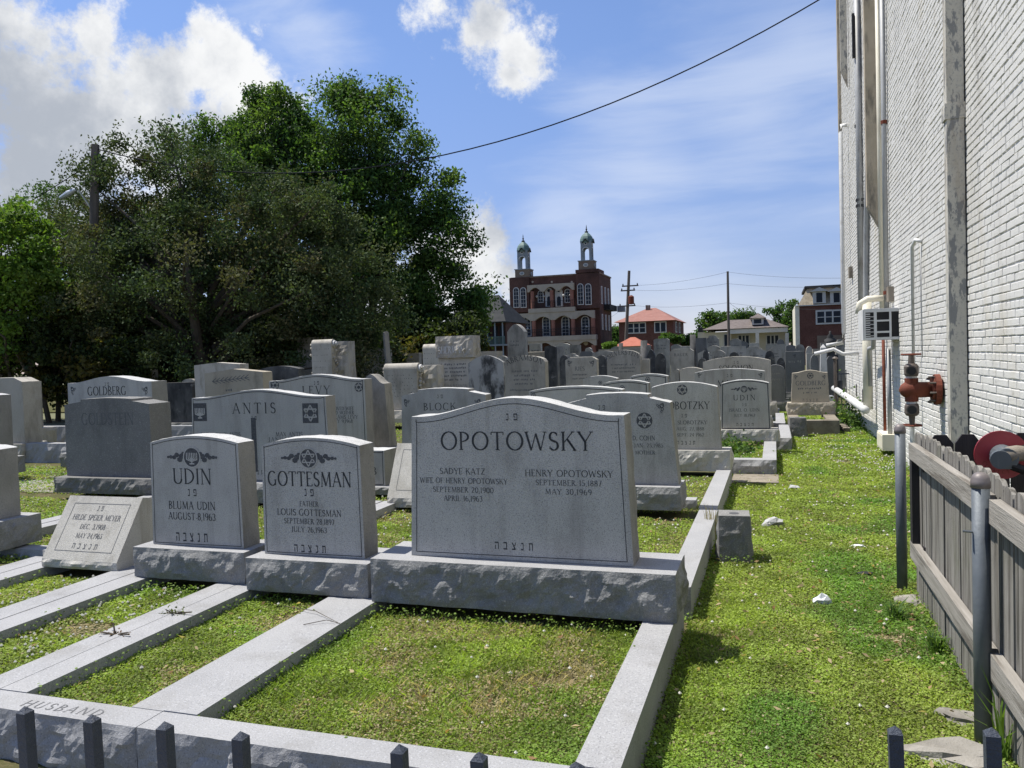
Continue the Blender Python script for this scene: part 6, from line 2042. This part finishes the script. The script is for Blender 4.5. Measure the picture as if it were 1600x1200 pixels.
tree('broadleaf_tree', 'tall dark green tree rising behind the olive one', c[0], Y2,
     [E3(q[0], q[1] + 16, max(14, q[2] - 9), max(16, q[3] - 10), Y2) for q in [(430, 185, 75, 65), (385, 215, 50, 60), (460, 280, 110, 90), (560, 190, 70, 70), (552, 135, 30, 34), (608, 150, 26, 30), (610, 240, 60, 80), (655, 205, 22, 24), (540, 320, 110, 100), (620, 400, 90, 110),
                           (690, 300, 36, 60), (702, 360, 38, 70), (680, 450, 60, 80), (600, 520, 110, 70), (720, 470, 30, 60), (330, 190, 35, 45), (300, 230, 45, 50), (650, 560, 80, 45), (728, 505, 34, 60), (735, 440, 18, 40)]],
     150000, .145, GREEN, 22, .62, 480, .34, LEAF, 3, sprigs=140, limbs=60, shell=.5)
Y9 = 33.
c = at(300, 600, Y9)
tree('broadleaf_tree', 'dark green tree glimpsed through the olive one', c[0], Y9, [E3(*q, Y9) for q in [(250, 420, 110, 90), (380, 430, 110, 100), (300, 520, 150, 70), (180, 480, 90, 90), (480, 500, 110, 80)]], 38000, .24, GREEN, 29, .6, 200, .3, LEAF, 2)
Y3 = 18.
c = at(20, 620, Y3)
tree('broadleaf_tree', 'bright yellow green tree at the left edge', c[0], Y3, [E3(*q, Y3) for q in [(10, 400, 65, 75), (55, 420, 42, 60), (30, 350, 35, 40), (5, 490, 60, 70), (-60, 430, 70, 120)]], 30000, .13, LIME, 23, .28, 110, .16, LEAF, 2)
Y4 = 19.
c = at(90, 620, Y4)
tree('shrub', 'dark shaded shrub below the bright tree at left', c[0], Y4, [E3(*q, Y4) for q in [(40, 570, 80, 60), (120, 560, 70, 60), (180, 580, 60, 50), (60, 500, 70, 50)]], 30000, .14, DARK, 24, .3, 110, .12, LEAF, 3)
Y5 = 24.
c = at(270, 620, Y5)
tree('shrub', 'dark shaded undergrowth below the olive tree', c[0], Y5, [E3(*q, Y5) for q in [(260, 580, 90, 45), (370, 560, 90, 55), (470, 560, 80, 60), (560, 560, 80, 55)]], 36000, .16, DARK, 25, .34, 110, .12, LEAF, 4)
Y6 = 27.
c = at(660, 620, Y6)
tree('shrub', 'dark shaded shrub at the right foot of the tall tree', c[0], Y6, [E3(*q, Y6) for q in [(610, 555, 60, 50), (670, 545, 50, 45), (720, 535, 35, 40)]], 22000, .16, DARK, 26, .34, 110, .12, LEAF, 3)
Y7 = 30.
c = at(745, 600, Y7)
tree('shrub', 'bright leafy shoot hanging at the right edge of the trees', c[0], Y7, [E3(*q, Y7) for q in [(745, 485, 16, 40), (752, 450, 10, 18), (735, 520, 20, 20)]], 3500, .12, LIME, 27, .25, 80, .06, LEAF, 1, limbs=14)
Y8 = 42.
c = at(90, 600, Y8)
tree('broadleaf_tree', 'far green tree behind the street lamp pole', c[0], Y8, [E3(*q, Y8) for q in [(90, 320, 45, 25), (60, 345, 50, 35), (100, 400, 80, 80)]], 9000, .2, GREEN, 28, .5, 100, .3, LEAF, 1)
for k, (px_, Y_, ells, lab) in enumerate([
        (1108, 120, [(1108, 503, 16, 14), (1122, 496, 14, 12), (1098, 512, 12, 12)], 'far rounded tree left of the bungalow roof'),
        (1150, 125, [(1160, 496, 14, 10), (1172, 490, 8, 12), (1145, 500, 12, 8)], 'far low tree behind the bungalow roof'),
        (1215, 118, [(1205, 496, 12, 16), (1222, 488, 10, 18), (1215, 510, 20, 14)], 'far bushy tree right of the bungalow dormer'),
        (1240, 115, [(1240, 482, 7, 18), (1236, 505, 12, 24), (1244, 530, 12, 20)], 'far tall tree beside the mansard house'),
        (1095, 100, [(1080, 534, 12, 7), (1094, 530, 8, 8)], 'far low bush left of the bungalow'),
        (953, 60, [(950, 540, 7, 4), (956, 541, 6, 4)], 'small bright bush beneath the towered building'),
        (960, 130, [(962, 520, 8, 12), (958, 535, 8, 8)], 'far dark tree between towered building and red roofed house'),
        (1045, 60, [(1040, 527, 14, 6), (1056, 530, 10, 7)], 'leafy bush before the red roofed house wall'),
        (785, 110, [(788, 530, 10, 14), (778, 520, 8, 10)], 'far tree beside the balcony house')]):
    c = at(px_, 545, Y_)
    tree('broadleaf_tree', lab, c[0], Y_, [E3(*q, Y_) for q in ells], 2600, .38 if Y_ > 90 else .16, GREEN if k != 5 else LIME, 40 + k, .6 if Y_ > 90 else .18, 60, .25 if Y_ > 90 else .05, LEAF, 1, 'far trees', limbs=10)


# leafy weed by the wall and ground cover on the plot
def weed(label, X, Y, z, rx, ry, rz, n, leaf, cols, seed):
    g = np.random.default_rng(seed)
    t = thing('weed', label, 'weed', (X, Y, z))
    P = g.normal(size=(n, 3)) * np.array([rx, ry, rz]) * .5
    P[:, 2] = np.abs(P[:, 2])
    quads_object('leaves', leaf_quads(P, leaf, g, .2, .7), np.array(cols)[g.integers(0, len(cols), n)] * g.uniform(.7, 1.3, (n, 1)), LEAF, t)
    st_ = MB()
    for i in range(12):
        e = P[g.integers(0, n)]
        st_.tube([(e[0] * .2, e[1] * .2, 0), (e[0] * .6, e[1] * .6, e[2] * .7), tuple(e)], .004, 4)
    st_.build('stem', BARK, t)


weed('leafy weed growing at the foot of the far wall', 1.32, 16.6, .02, .35, .9, .5, 700, .07, GREEN, 61)
weed('leafy ground cover before the stone with the book badge', -.72, 11.55, .13, .42, .55, .16, 1300, .05, GREEN, 62)


def tuft(label, X, Y, z, n, h, spread, cols, seed, w=.004):
    g = np.random.default_rng(seed)
    t = thing('grass_tuft', label, 'grass tuft', (X, Y, z))
    V, C = [], []
    for i in range(n):
        a = g.uniform(0, 6.28)
        hh = h * g.uniform(.5, 1.1)
        l = spread * g.uniform(.2, 1.)
        d = np.array([math.cos(a) * l, math.sin(a) * l, 0])
        s_ = np.array([-math.sin(a), math.cos(a), 0]) * w
        p0 = np.array([g.normal(0, .015), g.normal(0, .015), 0])
        p1_, p2_ = p0 + d * .35 + (0, 0, hh * .7), p0 + d + (0, 0, hh)
        V += [[p0 - s_, p0 + s_, p1_ + s_ * .8, p1_ - s_ * .8], [p1_ - s_ * .8, p1_ + s_ * .8, p2_ + s_ * .1, p2_ - s_ * .1]]
        c_ = np.array(cols[g.integers(0, len(cols))]) * g.uniform(.8, 1.2)
        C += [c_, c_]
    quads_object('blade', np.array(V), np.array(C), LEAF, t)


tuft('long green grass blades by the nearer fence post', .765, 3.28, 0., 16, .34, .22, LIME, 63, .005)
tuft('coarse grass along the foot of the wooden fence', .74, 4.4, 0., 60, .12, .16, GREEN, 67)
tuft('coarse grass tuft before the further steel post', .62, 4.9, 0., 60, .10, .18, GREEN, 68)
p = atZ(272, 958, .205)
weed('tiny weed rooted in the kerb joint, larger one', p[0], p[1], .2, .09, .05, .03, 60, .016, [(.10, .12, .05)], 64)
p = atZ(180, 990, .205)
weed('tiny dry weed rooted in the kerb joint nearer the front', p[0], p[1], .2, .10, .04, .03, 26, .018, [(.14, .09, .06)], 65)
p = atZ(1112, 840, .05)
tuft('dry straw coloured grass tuft between kerb and squat post', p[0], p[1], .0, 40, .32, .09, [(.30, .25, .14), (.24, .2, .1)], 66, .003)

# ------------------------------------------------------------------ lawn: leaves, blades, clover heads, litter
gg = np.random.default_rng(77)
AREAS = [  # x0,x1,y0,y1,z, density factor, dryness
    (-.49, 1.52, 1.0, 24.0, .0, 1.0, 0.0), (-2.15, -.655, 2.51, 3.98, .125, 1.0, .36), (-3.02, -2.47, 2.51, 4.05, .125, 1.0, .35), (-3.87, -3.318, 2.51, 4.1, .125, 1.0, .1),
    (-4.82, -4.24, 2.51, 4.2, .125, 1.0, .05), (-6.05, -5.16, 2.51, 4.3, .125, 1., .05), (-12, -.64, 4.42, 6.85, .115, .55, .25), (-13, -.66, 7.1, 9.2, .115, .35, .1), (-14, -.6, 9.7, 12.2, .115, .25, .1),
    (-1.24, -.17, 10.35, 12.2, .115, .8, .1), (-14, -.2, 12.8, 20, .10, .12, .1), (.40, .86, 15.25, 16.2, .2, .8, .0), (-7.9, -.5, 20, 30, .03, .1, .2)]
Vs, Cs, FLP, LIT = [], [], [], []
for (x0, x1, y0, y1, z, df, dry) in AREAS:
    cs = .5
    nxx, nyy = max(1, int((x1 - x0) / cs + .99)), max(1, int((y1 - y0) / cs + .99))
    for i in range(nxx):
        for j in range(nyy):
            xa, xb = x0 + (x1 - x0) * i / nxx, x0 + (x1 - x0) * (i + 1) / nxx
            ya, yb = y0 + (y1 - y0) * j / nyy, y0 + (y1 - y0) * (j + 1) / nyy
            qx_, qy_, qd = proj(((xa + xb) / 2, (ya + yb) / 2, z))
            if qd < .4 or qx_ < -350 or qx_ > 1950 or qy_ > 1500:
                continue
            dist = math.hypot((xa + xb) / 2, (ya + yb) / 2)
            s = .0050 + .0018 * dist
            n = int(df * (1.75 if dist < 7 else 1.3) / (s * s * .55) * (xb - xa) * (yb - ya))
            X = gg.uniform(xa, xb, n)
            Y = gg.uniform(ya, yb, n)
            bare = VN(X + 31, Y + 7, 2.6) * .55 + VN2(X, Y, 7.) * .45
            thr = .16 + .22 * dry
            gone = bare < thr * gg.uniform(.75, 1.1, n)
            keep = ~gone | (gg.random(n) < .55)
            X, Y, bare, gone = X[keep], Y[keep], bare[keep], gone[keep]
            n = len(X)
            if n == 0:
                continue
            hgt = (.008 + .016 * VN2(X + 5, Y + 9, 3.) + .016 * VN(X, Y, 13.)) * (1 if dist > 2 else 1)
            Z = z + gg.random(n) ** .7 * hgt + .003
            V = leaf_quads(np.stack([X, Y, Z], 1), s, gg, .72, .8)
            V[gone, :, 2] = z + .002 + gg.random(int(gone.sum()))[:, None] * .006
            tall = np.clip((VN(X + 13, Y + 3, .8) - .55) * 5, 0, 1)
            bl_ = gg.random(n) < .10 + .10 * tall
            if bl_.any():          # grass blades: long and upright
                nb = int(bl_.sum())
                p0 = np.stack([X[bl_], Y[bl_], np.full(nb, z)], 1)
                hh = gg.uniform(.7, 1.6, nb) * (.014 + .014 * VN(X[bl_], Y[bl_], 1.7) + .008 * tall[bl_])
                dr = np.stack([gg.normal(0, .5, nb), gg.normal(0, .5, nb), np.ones(nb)], 1) * hh[:, None]
                sd = np.stack([gg.normal(size=nb), gg.normal(size=nb), np.zeros(nb)], 1)
                sd /= np.linalg.norm(sd, axis=1)[:, None]
                sd *= (s * .16)
                V[bl_] = np.stack([p0 - sd, p0 + sd, p0 + dr * .7 + sd * .7, p0 + dr * np.array([1.25, 1.25, 1.])], 1)
            t1 = VN2(X + 3, Y + 17, 1.1)[:, None]
            t2 = VN(X, Y, 5.)[:, None]
            C = np.array([.20, .285, .05]) * (1 - t1) + np.array([.275, .335, .07]) * t1
            dk = np.clip((VN2(X + 50, Y + 21, 2.2) - .6) * 4, 0, 1)[:, None]
            C = C * (1 - dk * np.array([.42, .22, .3])) * (.66 + .62 * t2) * gg.uniform(.65, 1.35, (n, 1))
            dryp = np.clip((thr + .24 + .12 * dry - bare) / .2, 0, 1) * (.25 + .75 * min(1, dry * 2))
            isd = (gg.random(n) < dryp * .6 + .02) | gone
            C[isd] = np.array([.40, .335, .20]) * gg.uniform(.55, 1.25, (int(isd.sum()), 1))
            Vs.append(V)
            Cs.append(C)
            # clover heads and litter
            A = (xb - xa) * (yb - ya)
            cl = float(VN((xa + xb) / 2 + 40, (ya + yb) / 2, .55))
            if z == 0.:
                dens = (12 + 230 * max(0, cl - .40)) if dist > 5.5 else 5
            else:
                dens = {.05: 150, .1: 120}.get(dry, 10) if dist < 6 else 30
            for _ in range(gg.poisson(dens * A)):
                FLP.append((gg.uniform(xa, xb), gg.uniform(ya, yb), z, dist))
            ld = (70 if 4.0 < dist < 5.8 else 16) if z == 0. else 12
            for _ in range(gg.poisson(ld * A * (1 if dist < 12 else .2))):
                LIT.append((gg.uniform(xa, xb), gg.uniform(ya, yb), z + gg.uniform(.03, .045)))
# growth creeping up along the kerbs, posts and walls
for (xa, ya, xb, yb, z, h, dn) in [(-.655, 2.5, -.655, 3.95, .125, .07, 260), (-2.15, 2.5, -.66, 2.5, .125, .06, 260), (-2.15, 2.5, -2.15, 3.95, .125, .075, 300), (-2.15, 3.94, -.66, 3.94, .125, .10, 420), (-3.02, 2.5, -3.02, 4.0, .125, .085, 260),
                                   (-2.47, 2.5, -2.47, 4.0, .125, .07, 260), (-3.02, 4.03, -2.47, 4.03, .125, .1, 420), (-3.87, 2.9, -3.87, 4.05, .125, .08, 260), (-3.318, 2.6, -3.318, 4.05, .125, .08, 260), (-3.86, 4.06, -3.32, 4.06, .125, .09, 400),
                                   (-.49, 1.6, -.49, 4.5, 0., .08, 420), (-.475, 4.5, -.475, 9.4, 0., .1, 200), (.78, 1.8, .78, 5.4, 0., .09, 380), (1.53, 5.6, 1.53, 16, 0., .10, 160), (-.45, 5.93, -.16, 5.93, 0., .08, 300), (-.19, 5.93, -.19, 6.2, 0., .08, 300),
                                   (.02, 10.15, .02, 12.5, 0., .08, 120), (-1.3, 10.14, 0, 10.14, 0., .08, 120), (-4.82, 2.6, -4.82, 4.2, .125, .07, 200)]:
    ln_ = math.hypot(xb - xa, yb - ya)
    n = int(1.6 * dn * ln_)
    u = gg.random(n)
    X = xa + (xb - xa) * u + gg.normal(0, .015, n)
    Y = ya + (yb - ya) * u + gg.normal(0, .015, n)
    wv = .25 + .9 * VN(X * 1.0 + 9, Y + 2, 4.)
    Z = z + gg.random(n) * h * wv * .38
    d_ = np.hypot(X, Y)
    V = leaf_quads(np.stack([X, Y, Z], 1), 1., gg, .4, .75)
    cc = V.mean(1, keepdims=True)
    V = cc + (V - cc) * (.0075 + .0017 * d_)[:, None, None]
    Vs.append(V)
    Cs.append(np.array([.15, .23, .04]) * gg.uniform(.6, 1.35, (n, 1)))
V = np.concatenate(Vs)
C = np.concatenate(Cs)
tag(quads_object('grass', V, C, GRASSL), 'low bright green clover and weedy grass covering lane and plots', 'grass', None, 'stuff')
fm_ = MB()
oct_v = np.array([(1, 0, 0), (0, 1, 0), (-1, 0, 0), (0, -1, 0), (0, 0, 1), (0, 0, -1)], float)
oct_f = [(0, 1, 4), (1, 2, 4), (2, 3, 4), (3, 0, 4), (1, 0, 5), (2, 1, 5), (3, 2, 5), (0, 3, 5)]
for (x, y, z, d) in FLP[:5200]:
    r = gg.uniform(.006, .0095) * (1 + .03 * d)
    h = z + gg.uniform(.022, .05)
    fm_.add(oct_v * r + np.array([x, y, h]), oct_f)
tag(fm_.build('clover_flowers', FLOWER), 'small round white clover heads scattered through the grass', 'clover flowers', None, 'stuff')
LT = np.array(LIT)
V = leaf_quads(LT, .034, gg, .6, .45)
C = np.array([(.36, .25, .13), (.28, .17, .09), (.46, .36, .22), (.40, .31, .2)])[gg.integers(0, 4, len(LT))]
tag(quads_object('leaf_litter', V, C, LEAF), 'dry brown leaves scattered on the grass', 'leaf litter', None, 'stuff')
